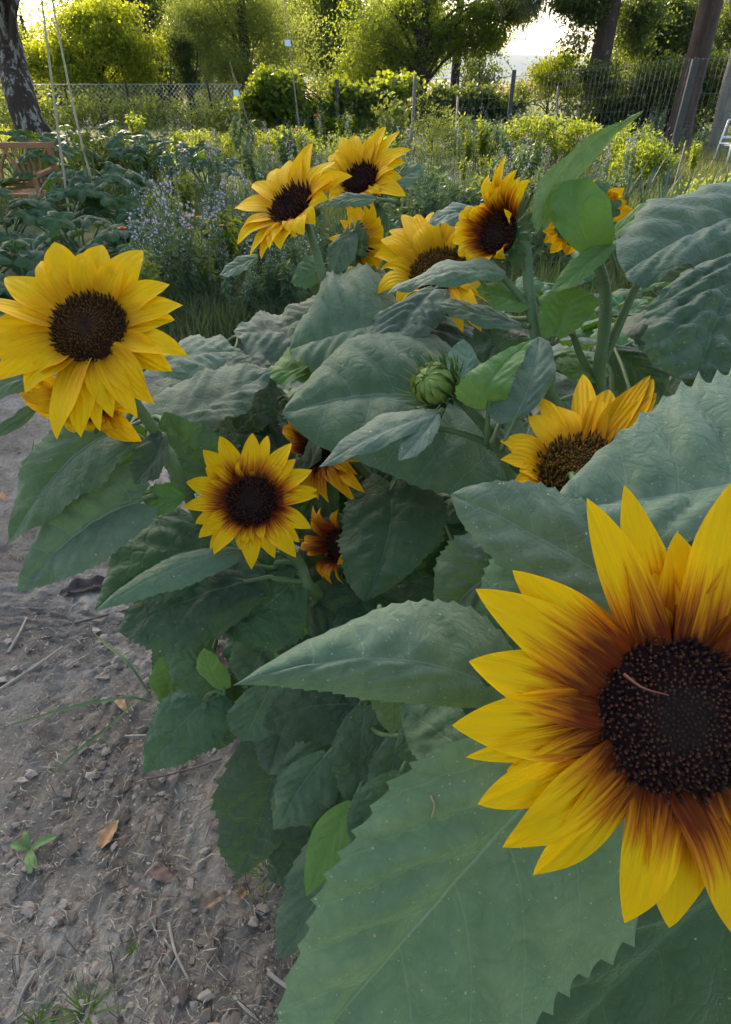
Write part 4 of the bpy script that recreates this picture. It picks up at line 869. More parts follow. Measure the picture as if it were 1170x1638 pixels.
for _ in range(40):
    d = nrm(rc.normal(size=3) + [0, 0, .6]); mb.add([cl + d * .003 + [.001, 0, 0], cl + d * .003 - [.001, 0, 0], cl + d * .013], [[0, 1, 2]])
mb.build('blossom', simple_mat('clover_white', (.7, .72, .68), (.8, .8, .75), 40), t_)['kind'] = 'stuff'
# ================================================================== THE GARDEN BEHIND
def ptree(px, d): return P(px, 110, d)          # a point at eye height straight over its place
def gpt(px, dist):                               # ground point in a picture column, at a distance in depth
    r = ray(px, 110); p = CAM + r * dist; return np.array([p[0], p[1], 0.0])
def leaves(pts, size, r, updir=.35, asp=.5, fold=.18):
    n = len(pts); d = nrm(r.normal(size=(n, 3)) + [0, 0, -.35]); nn = nrm(r.normal(size=(n, 3)) + [0, 0, updir * 2]); s = nrm(np.cross(d, nn)); nn = np.cross(s, d)
    L = (size * r.uniform(.6, 1.25, n))[:, None]; W = L * asp * .5
    a = pts; b = pts + d * L * .45 + s * W + nn * W * fold; c = pts + d * L; e = pts + d * L * .45 - s * W + nn * W * fold
    V = np.stack([a, b, c, e], 1).reshape(-1, 3); k = (np.arange(n) * 4)[:, None]
    return V, k + np.array([[0, 1, 2, 3]])
BARK = simple_mat('bark_dark', (.030, .022, .018), (.085, .065, .052), 9, .9, .9, .03, stretch=(1, 1, .3))
BARKR = simple_mat('bark_red', (.045, .028, .022), (.11, .07, .055), 8, .9, .9, .03, stretch=(1, 1, .25))
BARKP = simple_mat('bark_pale', (.13, .12, .10), (.23, .21, .18), 8, .9, .6, .015, stretch=(1, 1, .3))
F_YEL = foliage_mat('foliage_yellow', ((.06, .11, .015), (.11, .17, .02), (.18, .22, .03)), (.70, .74, .03), .55)
F_PALE = foliage_mat('foliage_pale', ((.05, .09, .03), (.09, .14, .045), (.15, .19, .07)), (.55, .62, .08), .52)
F_MID = foliage_mat('foliage_mid', ((.03, .065, .015), (.055, .10, .02), (.10, .15, .03)), (.55, .64, .04), .5)
F_DARK = foliage_mat('foliage_dark', ((.015, .035, .012), (.03, .055, .02), (.05, .08, .03)), (.30, .38, .03), .42)
F_NEED = foliage_mat('foliage_needles', ((.02, .03, .015), (.04, .055, .025), (.08, .09, .04)), (.12, .14, .04), .25)
F_BLUE = foliage_mat('foliage_bluish', ((.045, .085, .055), (.07, .12, .075), (.11, .17, .10)), (.25, .36, .08), .35)
F_VINE = foliage_mat('foliage_vine', ((.025, .06, .015), (.06, .11, .02), (.13, .19, .03)), (.60, .68, .03), .5)

def tree(name, label, base, blobs, n, size, mat, trunk=(.12, .05), bark=None, seed=1, clump=.35, top=None, limbs=None, asp=.5, per=70, group=None, cat='tree', updir=.35, trunk_pts=None):
    """blobs: (center xyz, radii xyz, weight); leaves sit in clumps through the blobs' volume, each clump on a limb"""
    r = np.random.default_rng(seed); base = np.asarray(base, float); t = thing(name, label, cat, base, group)
    if cat in ('tree', 'hedge') and name not in ('birch_tree', 'added_shade_tree'): n = int(n * 2.5); size = size * 1.0
    if cat in ('tree', 'hedge'):
        nb_ = []
        for c_, r_, w_ in blobs:
            c_, r_ = np.asarray(c_, float), np.asarray(r_, float)
            for q_ in range(7):
                dd_ = nrm(r.normal(size=3)) * r.uniform(.2, .85); nb_.append((c_ + dd_ * r_, r_ * r.uniform(.22, .55), w_ * r.uniform(.4, 1.4)))
        blobs_ = nb_ + [(c_, r_, w_ * 1.6) for c_, r_, w_ in blobs]
    else: blobs_ = blobs
    top = top if top is not None else blobs[0][0]; blobs = blobs_
    wts = np.array([b[2] for b in blobs], float); wts /= wts.sum(); nc = max(6, n // per); pts = []; cc = []
    for k in r.choice(len(blobs), nc, p=wts):
        c, rad, _ = blobs[k]; d = nrm(r.normal(size=3)); q = r.uniform(.15, 1.0) ** .45
        cpos = np.asarray(c, float) + d * q * np.asarray(rad, float)
        if cpos[2] < .1: cpos[2] = .1
        cc.append(cpos); m = int(per * r.uniform(.5, 1.5)); sp = clump * r.uniform(.6, 1.3)
        pts.append(cpos + r.normal(size=(m, 3)) * np.array([sp, sp, sp * .6]) * .5)
    pts = np.concatenate(pts); pts = pts[pts[:, 2] > .05]
    V, F = leaves(pts, size, r, updir, asp)
    crown = MB().add(V, F).build('crown', mat, t, smooth=False)
    tm = MB(); tp = trunk_pts if trunk_pts is not None else [base, (np.asarray(base) * .4 + np.array(top if top is not None else blobs[0][0]) * .6), np.array(top if top is not None else blobs[0][0])]
    tc_ = curve(tp, 18); add_tube(tm, tc_ - [0, 0, .03], np.linspace(trunk[0], trunk[1], 18) * (1 + .5 * np.exp(-np.linspace(0, 8, 18))), 12)
    nl = limbs if limbs is not None else min(26, nc)
    for c in [cc[i] for i in r.choice(len(cc), min(nl, len(cc)), replace=False)]:
        z = np.clip((c[2] - tc_[0, 2]) * r.uniform(.3, .75), 0, None); i = int(np.argmin(np.abs(tc_[:, 2] - tc_[0, 2] - z))); a = tc_[i]; L = np.linalg.norm(c - a)
        mid = (a + c) / 2 + np.array([0, 0, .14 * L]) + r.normal(size=3) * .06 * L
        add_tube(tm, curve([a, mid, c], 8), np.linspace(trunk[1] * .55 + .004, .006, 8), 5)
    tm.build('trunk', bark or BARK, t)
    return t

# --- trees beyond the fence, left to right
g = gpt(150, 13.5); c = ptree(150, 13.5)
tree('ornamental_tree', 'low spreading tree with glowing yellow-green leaves behind the chain-link fence, left', g,
     [(c + [0, 0, .35], (1.45, .7, .75), 3), (c + [-.9, .2, .0], (.8, .5, .5), 1), (c + [1.0, 0, .2], (.7, .5, .6), 1), (c + [.5, 0, .8], (.7, .5, .45), .8), (c + [.0, 0, -.35], (1.3, .6, .3), .6)], 15000, .062, F_YEL, (.09, .05), seed=3, clump=.32, top=c + [0, 0, .5], asp=.7)
g = gpt(55, 17.5); c = ptree(55, 17.5)
tree('rowan_tree', 'thin tree with sparse grey-green leaves and red autumn tips behind the birch trunk', g, [(c + [.0, 0, .6], (.9, .9, .9), 2), (c + [0, 0, -.3], (1.3, 1, .7), 2)], 4500, .07, F_PALE, (.08, .04), seed=5, clump=.4, top=c + [0, 0, 1.2])
g = gpt(395, 15.0); c = ptree(395, 15.0)
tree('willow_tree', 'tall tree with narrow pale green leaves filling the top left of centre', g,
     [(c + [0, 0, 1.4], (2.1, .8, 1.6), 4), (c + [-.9, -.2, .5], (1.0, .6, 1.1), 1.5), (c + [.9, 0, .3], (1.1, .9, 1.0), 1.5), (c + [-.2, -.4, -.2], (1.5, .7, .7), 1.2), (c + [0, 0, 3.4], (2.0, 1.0, 1.0), .8)], 30000, .075, F_PALE, (.14, .06), seed=7, clump=.42, top=c + [0, 0, 3], asp=.27, updir=.1)
g = gpt(300, 13.8); c = ptree(300, 13.8)
tree('juniper_tree', 'small dark dense tree with visible dark trunk in front of the pale willow', g, [(c + [-.05, -.1, .42], (.42, .4, .38), 2), (c + [.1, -.1, -.1], (.28, .3, .35), 1)], 5500, .04, F_DARK, (.07, .05), seed=9, clump=.16, top=c + [0, 0, .6])
g = gpt(672, 16.0); c = ptree(672, 16.0)
tree('apple_tree', 'broad tree with dark limbs and yellow-green leaves beside the view to the hills', g,
     [(c + [-.3, 0, 1.0], (1.9, .8, .95), 4), (c + [1.0, -.2, .75], (1.0, .9, .75), 2), (c + [2.1, -.2, 1.30], (.85, .6, .5), 1.8), (c + [1.7, -.2, .55], (.45, .5, .35), .8), (c + [-1.3, 0, .35], (1.0, 1, .7), 1.5), (c + [.1, 0, .15], (1.2, .8, .35), .8), (c + [.1, 0, 3.4], (2.8, 1.6, 1.3), 2)], 19000, .075, F_MID, (.19, .09), seed=11, clump=.36, top=c + [.1, 0, 2.2], asp=.55, limbs=34)
g = gpt(885, 15.5); c = ptree(885, 15.5)
tree('young_ash_tree', 'small bright green tree left of the ivy-clad trunk, under the hills', g, [(c + [0, 0, -.35], (.75, .6, .55), 3), (c + [.3, 0, .1], (.45, .4, .3), 1), (c + [-.7, .4, -.6], (.5, .4, .3), 1)], 5500, .07, F_YEL, (.03, .02), seed=13, clump=.3, top=c - [0, 0, .4], asp=.5, limbs=8)
g = gpt(958, 13.0); c = ptree(958, 13.0)
tree('ivy_clad_tree', 'tree with a straight grey-brown ivy-clad trunk right of the hills', g, [(c + [-.55, 0, 1.2], (.55, .5, .35), 1.5), (c + [-.4, .2, .7], (.3, .4, .4), .6), (c + [.6, .2, .9], (.45, .4, .5), 1), (c + [0, .3, 4.3], (2.6, 2.0, 1.7), 3), (c + [.9, .4, .75], (.5, .5, .6), 1.4)], 9000, .085, F_DARK, (.23, .17), BARKR, seed=15, clump=.35, limbs=0, trunk_pts=[g, c + [.0, 0, 0], c + [.02, 0, 1.6], c + [.1, 0, 4.2]])
g = gpt(1048, 15.5); c = ptree(1048, 15.5)
tree('dark_leaved_tree', 'dark shadowy tree with small glinting leaves between the two thick trunks', g,
     [(c + [0, 0, .8], (1.35, .6, .95), 4), (c + [.2, 0, -.15], (1.5, .5, .5), 1.6), (c + [1.6, 0, .6], (.9, .5, 1.1), 1.6), (c + [-.2, .3, 3.4], (2.6, 1.2, 1.3), 1)], 21000, .075, F_DARK, (.10, .06), seed=17, clump=.3, top=c + [0, 0, 1.8], limbs=30)
g = gpt(1112, 11.2); c = ptree(1112, 11.2)
tree('thick_trunked_tree', 'thickest tree with a dark red-brown trunk behind the wire mesh fence, right', g, [(c + [.2, .2, 4.4], (2.6, 2.2, 1.7), 4)], 6000, .10, F_DARK, (.20, .19), BARKR, seed=19, clump=.4, limbs=12, trunk_pts=[g, c + [0, 0, -.2], c + [-.02, 0, 1.4], c + [.0, .2, 4.6]])
g = gpt(1185, 10.2); c = ptree(1185, 10.2)
tree('pale_barked_tree', 'slim pale grey trunk curving up at the right edge', g, [(c + [-.5, 0, 4.4], (1.8, 1.8, 1.3), 3)], 3500, .10, F_MID, (.11, .09), BARKP, seed=21, clump=.4, limbs=10, trunk_pts=[g, c + [-.12, 0, -.3], c + [-.16, 0, .5], c + [-.45, 0, 1.15], c + [-.7, 0, 3.8]])
# far trees that close the gaps
for k_, (px, d_, zz, rx, nn, mt, lb) in enumerate([(-40, 19, .6, 2.4, 8000, F_PALE, 'pale green tree far left behind the birch trunk'), (215, 20, 1.4, 2.4, 14000, F_MID, 'tall pale tree rising between the yellow-green tree and the willow'), (560, 21, 1.2, 2.6, 13000, F_PALE, 'pale tree seen through the gap between willow and broad centre tree'),
        (1030, 22, .6, 2.0, 12000, F_DARK, 'green tree far behind the ivy-clad trunk'), (1180, 18, .4, 2.6, 12000, F_DARK, 'green tree far right behind the thick trunk'), (330, 24, 1.6, 3.2, 12000, F_MID, 'mid green tree farthest back on the left'), (480, 23, 1.4, 2.6, 11000, F_MID, 'mid green tree farthest back, straight above the vine hedge'), (640, 24, 1.4, 2.6, 11000, F_MID, 'mid green tree farthest back, behind the broad centre tree'), (120, 25, .3, 2.6, 8000, F_PALE, 'pale low tree farthest back at the far left'), (1100, 25, 1.6, 3.0, 11000, F_DARK, 'dark tree farthest back on the right'), (770, 23, -.5, 1.0, 3500, F_DARK, 'dark low tree at the left end of the view to the hills')]):
    g = gpt(px, d_); c = ptree(px, d_)
    tree('broadleaf_tree', lb, g, [(c + [0, 0, zz], (rx, 1.6, 1.5), 3), (c + [0, 0, zz - .9], (rx * .9, 1.3, .8), 1.5), (c + [0, 0, zz + (3 if zz > 0 and k_ != 3 else 0)], (rx, 1.6, 1.6), .7)], nn, .13, mt, (.15, .06), seed=30 + k_, clump=.5, top=c + [0, 0, zz], group='trees beyond the fence', asp=.5)
# conifer with hanging twigs at the top
g = gpt(738, 16.5) + [0, 1.2, 0]; c = ptree(835, 12.5)
cf = thing('conifer_tree', 'conifer whose dark needle branches hang into the top of the sky gap', 'tree', g)
rr_ = np.random.default_rng(8); mbn = MB(); mbt = MB(); add_tube(mbt, [g, g + [0, 0, 7.5]], [.14, .05], 10)
for px_, py_, L_ in [(800, -10, .35), (826, -25, .45), (848, 10, .55), (866, -20, .55), (780, -40, .35), (845, -60, .7), (812, -60, .5), (868, -80, .6)]:
    for rep in range(5):
        e = P(px_ + rr_.normal() * 8, py_ + rr_.normal() * 10, 12.3 + rr_.normal() * .3); a = g + [0, 0, 3.0 + .5 * rr_.random()]; cv_ = curve([a, (a + e) / 2 + [0, 0, .6], e + [-.15, .2, .3], e], 14); add_tube(mbt, cv_, np.linspace(.02, .006, 14), 5)
        for q in range(90):
            p = cv_[rr_.integers(5, 14)] + rr_.normal(size=3) * .05; d = nrm(np.array([rr_.normal() * .35, rr_.normal() * .35, -1])) * L_ * rr_.uniform(.3, 1.0) * .55; s = nrm(np.cross(d, rr_.normal(size=3))) * .0055
            mbn.add([p - s, p + s, p + d + s * .6, p + d - s * .6], [[0, 1, 2, 3]])
pts = np.concatenate([g + [0, 0, z] + rr_.normal(size=(900, 3)) * [1.6 * (1 - (z - 3) / 7), 1.4 * (1 - (z - 3) / 7), .3] for z in np.arange(3.2, 8, .6)])
V, F = leaves(pts, .13, rr_, .1, .2); mbn.add(V, F); mbn.build('needles', F_NEED, cf, smooth=False)['kind'] = 'stuff'; mbt.build('trunk', BARK, cf)

# --- the birch on the left whose crown shades the bed
def birch_mat():
    m, nt, out, tc = newmat('birch_bark'); co = nd(nt, 'ShaderNodeMapping', {'Vector': tc.outputs['Object'], 'Scale': (1, 1, .33)}).outputs[0]
    n = noise(nt, co, 9, 5, .7); n2 = noise(nt, co, 26, 4, .7)
    col = ramp(nt, mth(nt, 'ADD', mth(nt, 'MULTIPLY', n, .7), mth(nt, 'MULTIPLY', n2, .3)), [(.0, (.035, .022, .018)), (.53, (.06, .042, .034)), (.56, (.26, .25, .23)), (.75, (.42, .42, .40))])
    finish(nt, out, col, .85, n2, .9, .03, spec=.2); return m
g = gpt(20, 10.2); g[0] += .28; bt = curve([g, P(44, 190, 10.2), P(10, 60, 10.2), P(-18, -30, 10.2), P(-70, -400, 10.3)], 20)
tree('birch_tree', 'birch with dark fissured bark and white patches at the left edge', g,
     [(g + [-.3, .3, 4.6], (2.6, 2.4, 1.8), 4), (g + [0, 0, 6.8], (2.2, 2.2, 1.6), 3), (g + [.6, -.5, 3.5], (2.4, 2.0, .8), 2.2)], 60000, .11, F_MID, (.25, .17), birch_mat(), seed=44, clump=.5, asp=.75, trunk_pts=[g, P(44, 190, 10.2), P(10, 60, 10.2), P(-18, -30, 10.2), g + [-.5, .2, 4.0], g + [-.5, .2, 7]])
# unseen trees added round the frame to block sky and sun from the bed
for k_, (x, y, z0, rx, ry, rz, n_, lb) in enumerate([(-6.6, 6.6, 4.6, 2.6, 2.6, 2.4, 24000, 'added shade tree left of the birch, outside the picture'), (-5.8, 20.5, 9.6, 3.2, 1.8, 2.2, 20000, 'tall added shade tree behind the yellow-green one with its crown above the picture'), (-1.5, -7.5, 4.4, 4.5, 2.6, 3.4, 16000, 'added sky-blocking tree behind the viewer'), (-7.5, -2.5, 4.2, 2.8, 3.6, 3.2, 14000, 'added sky-blocking tree to the left of the viewer, outside the picture'), (7.0, -3.5, 4.4, 3.2, 3.6, 3.4, 14000, 'added sky-blocking tree to the right behind the viewer'), (9.0, 4.0, 4.6, 2.6, 3.4, 3.2, 14000, 'added sky-blocking tree right of the picture, beside the garden')]):
    g = np.array([x, y, 0.0]); tree('added_shade_tree', lb, g, [(g + [0, 0, z0], (rx, ry, rz), 1)], n_, .13, F_MID, (.12, .08), BARK, seed=60 + k_, clump=.6, asp=.7, limbs=14, top=g + [0, 0, z0])

# --- fences
IRON = simple_mat('fence_iron', (.035, .04, .042), (.06, .065, .07), 20, .5, .2, .001, spec=.5)
ZINC = simple_mat('fence_zinc', (.38, .39, .39), (.52, .53, .52), 20, .4, .1, .001, spec=.6)
def mesh_fence(name, label, pA, pB, hA_, hB_, dx=.08, dz=.2, r=.0023, posts=(), mat=None):
    t = thing(name, label, 'fence', pA); L = np.linalg.norm(pB - pA); n = int(L / dx); mb = MB()
    for i in range(n + 1):
        f = i / n; p = pA + (pB - pA) * f; h = hA_ + (hB_ - hA_) * f; add_tube(mb, [p, p + [0, 0, h + .02]], [r, r], 4)
    for k in range(int(max(hA_, hB_) / dz) + 1):
        a, b = pA + [0, .008, hA_ - k * dz], pB + [0, .008, hB_ - k * dz]
        if a[2] > 0 and b[2] > 0: add_tube(mb, [a, b], [r * 1.35] * 2, 4)
    mb.build('wire_panel', mat or IRON, t)['kind'] = 'stuff'
    for f, w_, extra in posts:
        p = pA + (pB - pA) * f; h = hA_ + (hB_ - hA_) * f + extra
        V, F = box(p + [0, -.035, h / 2], (w_, .05, h)); MB().add(V, F).build('post', mat or IRON, t, smooth=False)
    return t
g1, g2 = G(1068, 268), G(808, 238); dd = g1 - g2
mesh_fence('mesh_fence', 'dark double-wire mesh fence with a leaning post in front of the thick trunks, right', g2, g1, 1.13, 1.36, posts=((0, .07, .10), (1, .10, .0)))
mesh_fence('mesh_fence', 'dark double-wire mesh fence panel running out of the right edge', g1 + dd * .012, g1 + dd * 1.1, 1.36, 1.38, posts=((1, .08, 0),))
g3 = G(400, 232); mesh_fence('mesh_fence', 'dark wire fence under the vine hedge, centre', g3, g2 - dd * .012, .98, 1.13, dz=.16, dx=.12, r=.0026, posts=((0, .05, 0), (.36, .07, .05)))
# chain-link on the left
pA, pB = G(-60, 232), G(396, 228); cf_ = thing('chain_link_fence', 'silvery chain-link fence in front of the yellow-green tree, left', 'fence', pA)
L_ = np.linalg.norm(pB - pA); ex = (pB - pA) / L_; mb = MB(); H_ = 1.0; s_ = .085
for k in np.arange(-H_, L_, s_):
    for sgn in (1, -1):
        x0, x1 = (k, k + H_) if sgn == 1 else (k + H_, k); a = pA + ex * x0; b = pA + ex * x1 + np.array([0, 0, H_])
        x0c, x1c = np.clip([x0, x1], 0, L_); f0 = (x0c - x0) / (x1 - x0); f1 = (x1c - x0) / (x1 - x0)
        if f1 - f0 < .05: continue
        add_tube(mb, [a + (b - a) * f0 + [0, .004 * sgn, 0], a + (b - a) * f1 + [0, .004 * sgn, 0]], [.0026] * 2, 4)
add_tube(mb, [pA + [0, 0, H_], pB + [0, 0, H_]], [.004] * 2, 5); mb.build('wire_netting', ZINC, cf_)['kind'] = 'stuff'
for px_, ln_ in ((108, .02), (205, -.03), (337, -.12)):
    a = G(px_ + 12, 232); a = pA + ex * ((a - pA) @ ex) - [0, .04, 0]; add_tube(MB(), [a, a + [ln_, 0, H_ + .06]], [.022, .02], 8).build('post', BARK, cf_)

# vine hedge over the centre fence
g = G(530, 234) + [0, .15, 0]; c = g + [0, 0, .62]
tree('vine_hedge', 'dense grapevine hedge with bright lit top leaves grown over the wire fence, centre', g,
     [(c + [.1, .1, -.1], (1.5, .35, .35), 4), (c + [-.9, 0, .38], (.5, .35, .22), 1.5), (c + [-1.3, 0, .12], (.4, .3, .22), .8), (c + [.5, .1, .22], (.5, .3, .16), .5), (c + [1.2, .1, .34], (.35, .3, .22), .7), (c + [.1, -.1, -.4], (1.6, .4, .2), 1.5)], 8500, .095, F_VINE, (.04, .02), seed=71, clump=.22, asp=.95, cat='hedge', limbs=20, updir=.6)
g = G(730, 232) + [.1, .3, 0]; c = g + [0, 0, .55]
tree('vine_hedge', 'darker hedge behind the wire fence left of the tall dark post', g, [(c, (1.1, .35, .45), 4)], 4500, .09, F_DARK, (.03, .02), seed=72, clump=.22, asp=.8, cat='hedge', limbs=12)
g = G(130, 236) + [0, .5, 0]; c = g + [0, 0, .5]
tree('wild_hedge', 'tangled green hedge filling the space behind the chain-link fence', g, [(c, (1.6, .5, .4), 3), (c + [-1.8, 0, .1], (.9, .5, .6), 2), (c + [2.4, .2, -.1], (1.6, .4, .3), 2)], 4200, .07, F_PALE, (.02, .01), seed=73, clump=.3, asp=.6, cat='hedge', limbs=2)
for k_, (px_, lb_) in enumerate([(60, 'dense green hedge low behind the birch, beyond the chain-link fence'), (215, 'dense green hedge low behind the chain-link fence posts'), (370, 'dense green hedge low behind the fence, under the willow'), (560, 'dense green hedge low behind the vine hedge')]):
    g = gpt(px_, 16.5); c = g + [0, 0, .7]
    tree('field_hedge', lb_, g, [(c, (1.7, .6, .75), 4)], 5200, .085, F_MID if k_ != 1 else F_DARK, (.03, .02), seed=90 + k_, clump=.35, asp=.6, cat='hedge', limbs=10)
g = G(1090, 240) + [0, 1.5, 0]; c = g + [0, 0, .6]
tree('wild_hedge', 'dark undergrowth behind the wire mesh fence on the right', g, [(c, (2.6, .5, .75), 4)], 9000, .09, F_DARK, (.03, .02), seed=74, clump=.35, asp=.6, cat='hedge', limbs=16)

# --- posts, sticks, canes
def pole(name, label, base, top, r, mat, group=None, cat='stake', bend=0.0):
    base = np.asarray(base, float); c = curve([base, (base + top) / 2 + [bend, 0, 0], top], 8) if bend else [base, top]
    o = add_tube(MB(), np.asarray(c) - base, np.linspace(r * 1.1, r * .85, len(c)), 8).build(name, mat); o.location = [float(v) for v in base]
    return tag(o, label, cat, group)
def pole_px(name, label, bx, by, tx, ty, r, mat, **k):
    b = G(bx, by); d = (b - CAM) @ F_; return pole(name, label, b, P(tx, ty, d * 1.0 + .0), r, mat, **k)
CANE = simple_mat('bamboo', (.30, .24, .15), (.42, .35, .23), 12, .5, .2, .001, stretch=(1, 1, .4))
STAKE = simple_mat('stake_wood', (.12, .095, .075), (.22, .18, .14), 14, .85, .5, .004, stretch=(1, 1, .3))
STAKEP = simple_mat('peeled_stick', (.34, .22, .17), (.46, .32, .25), 14, .7, .4, .003, stretch=(1, 1, .3))
def cane(pts, r, label, kn):
    c = curve(pts, 40); o = c[0].copy(); rad = np.full(40, r) * np.linspace(1.1, .75, 40); rad[::kn] *= 1.22
    ob = add_tube(MB(), c - o, rad, 8).build('bamboo_cane', CANE); ob.location = [float(v) for v in o]; return tag(ob, label, 'garden cane', 'bamboo canes in the squash bed')
cane([G(114, 362), P(88, 168, 5.7), P(60, -60, 5.6)], .0115, 'left of two tall bamboo canes in the squash bed, nearer to the birch', 6)
cane([G(164, 350), P(122, 190, 6.1), P(72, -60, 6.0)], .0105, 'right of two tall bamboo canes in the squash bed, more slanted', 5)
WHITE = simple_mat('tag_plastic', (.62, .66, .72), (.70, .72, .78), 12, .4, .1, .001)
for (bx, by, tx, ty, lb, lx, ly) in [(487, 268, 452, -20, 'tall thin rod with a white tag, in front of the vine hedge', 461, 69), (418, 262, 368, 100, 'lower thin rod with a white tag, left of the vine hedge', 379, 149)]:
    b = G(bx, by); d = (b - CAM) @ F_; o = pole('tag_rod', lb, b, P(tx, ty, d * .98), .008, STAKE, cat='plant rod', group='rods carrying white tags')
    tg = thing('plant_tag', 'white plastic tag fixed on the ' + ('taller' if by == 268 else 'lower') + ' thin rod', 'tag', P(lx, ly, d * .985)); p_ = P(lx, ly, d * .985) - [0, .012, 0]
    V, F = box(p_, (.095, .006, .105), np.array([cv(1, .15, -.3), cv(.1, .2, 1), cv(-.15, 1, -.1)])); MB().add(V, F).build('tag_plate', WHITE, tg, smooth=False)
    add_tube(MB(), [p_ + [.05, 0, .04], p_ + [.05, .03, -.06]], [.006, .006], 6).build('clip', IRON, tg)
for (bx, by, tx, ty, r, mt, lb, bd) in [(655, 250, 664, 120, .032, STAKE, 'tall rough wooden stake in front of the centre vine hedge', .02), (728, 245, 733, 155, .026, STAKE, 'shorter grey wooden stake left of the dark metal post', .0), (884, 250, 893, 138, .022, STAKE, 'wooden stake between the dark metal post and the ivy-clad trunk', .02), (1033, 232, 1046, 136, .018, STAKEP, 'pale peeled stick with a slight slant before the wire fence', .01), (994, 225, 1005, 133, .017, STAKEP, 'pale crooked stick left of the slanted peeled stick', .06), (835, 225, 840, 196, .022, STAKE, 'short stub of a stake right of the dark metal post', 0), (924, 235, 926, 175, .024, STAKE, 'dark short stake at the foot of the ivy-clad trunk', 0), (968, 215, 971, 163, .02, STAKEP, 'short pale knobbly stake in front of the ivy-clad trunk', .01), (1070, 330, 1098, 225, .010, STAKE, 'thin grey rod leaning right behind the leek bed', 0), (645, 232, 640, 160, .018, STAKE, 'thin dark stake in the tall weeds, centre', 0)]:
    pole_px('garden_stake', lb, bx, by, tx, ty, r, mt, group='garden stakes', bend=bd)

# --- orange wooden bench by the birch
OR = simple_mat('bench_wood', (.27, .12, .05), (.36, .17, .08), 14, .5, .3, .002, stretch=(.3, 1, 1))
bO = P(40, 232, 6.4); bz = bO[2]; bb = np.array([bO[0], bO[1], 0.0]); bn = thing('garden_bench', 'orange-brown wooden garden bench with fan-shaped slats before the birch', 'bench', bb)
def bpart(name, bars):
    mb = MB()
    for a, b_, w_, th in bars: V, F = bar(bb + a, bb + b_, w_, th); mb.add(V, F)
    return mb.build(name, OR, bn, smooth=False)
bpart('top_rail', [([-.85, 0, bz], [.30, 0, bz], .035, .05)])
bpart('lower_rail', [([-.85, 0, bz - .36], [.27, 0, bz - .36], .03, .04)])
for x in (-.85, .25): bpart('leg', [([x, 0, 0], [x, 0, bz - .026], .05, .045)])
for x in (-.82, .22): bpart('leg', [([x, -.42, 0], [x, -.42, bz - .25], .045, .045)])
bpart('seat', [([-.88, -.08 - .09 * k, bz - .40], [.30, -.08 - .09 * k, bz - .40], .07, .022) for k in range(5)])
for x in (-.84, .27): bpart('armrest', [([x, .0, bz - .2], [x, -.46, bz - .22], .05, .03)])
for k, (x0, x1) in enumerate([(-.12, -.25), (-.06, -.14), (-.02, .0), (.03, .13), (.09, .22), (-.45, -.58), (-.42, -.46), (-.38, -.3), (-.34, -.2)]):
    m_ = np.array([x0 * .8 + x1 * .2, 0, bz - .20]); mb = add_tube(MB(), curve([bb + [x0, 0, bz - .345], bb + m_, bb + [x1, 0, bz - .02]], 8), [.016] * 8, 6); mb.build('slat', OR, bn)
# --- white chair at the right edge
WM = simple_mat('white_metal', (.55, .55, .55), (.68, .68, .68), 20, .4, .1, .001)
ch = P(1168, 232, 9.3); cz = P(1168, 190, 9.3)[2]; c0 = np.array([ch[0], ch[1], 0.0]); cht = thing('garden_chair', 'white metal chair frame cut off by the right edge', 'chair', c0)
def ctube(name, pts, r=.013): return add_tube(MB(), curve([c0 + np.array(p) for p in pts], 10) if len(pts) > 2 else [c0 + np.array(p) for p in pts], r, 8).build(name, WM, cht)
bot = max(.02, .02)
ctube('leg', [(-.20, .0, 0), (-.13, 0, cz)]); ctube('leg', [(.34, .0, 0), (.27, 0, cz)]); ctube('leg', [(-.17, -.4, 0), (-.17, -.38, cz - .3)]); ctube('leg', [(.31, -.4, 0), (.31, -.38, cz - .3)])
ctube('top_rail', [(-.13, 0, cz), (.27, 0, cz)]); ctube('back_rail', [(-.16, 0, cz - .22), (.3, 0, cz - .22)], .016); ctube('back_upright', [(.07, 0, cz), (.07, 0, cz - .45)])
V, F = box(c0 + [.07, -.2, cz - .3], (.48, .4, .02)); MB().add(V, F).build('seat', WM, cht, smooth=False)

# ================================================================== GARDEN PLANTS
GARD = np.random.default_rng(99)
# squash plants: lobed leaves on hollow stalks
SQ = sunflower_leaf_mat('squash_leaf', (.030, .070, .030), (.045, .095, .040), (.08, .15, .03), (.12, .20, .10), .5, .0, .0)
def lobed(rad, seed, cup=.18, lob=.28, nl=5):
    r = np.random.default_rng(seed); na, nr = 60, 7; th = np.linspace(-math.pi * .93, math.pi * .93, na)
    base = 1 - .18 * np.abs(th) / math.pi; rr = base * (1 - lob * (.5 - .5 * np.cos(th * nl * 1.03)) + .05 * np.sin(th * 27 + r.random() * 6) + .03 * r.normal(size=na)); V = []; UV = []
    for k in range(nr + 1):
        f = k / nr; q = rr * f * rad; z = rad * (cup * np.abs(np.sin(th * nl * .515)) * f * .5 + .12 * math.sin(f * 2.6) - .22 * f * f + .05 * np.sin(th * 3 + seed) * f)
        V.append(np.stack([q * np.cos(th), q * np.sin(th), z], 1)); UV.append(np.stack([np.full(na, .2 + .6 * f), .5 + .5 * f * np.sin(th * nl * .515)], 1))
    i = np.arange(nr)[:, None] * na; j = np.arange(na - 1)[None]
    return np.concatenate(V), np.stack([i + j, i + na + j, i + na + j + 1, i + j + 1], -1).reshape(-1, 4), np.concatenate(UV)
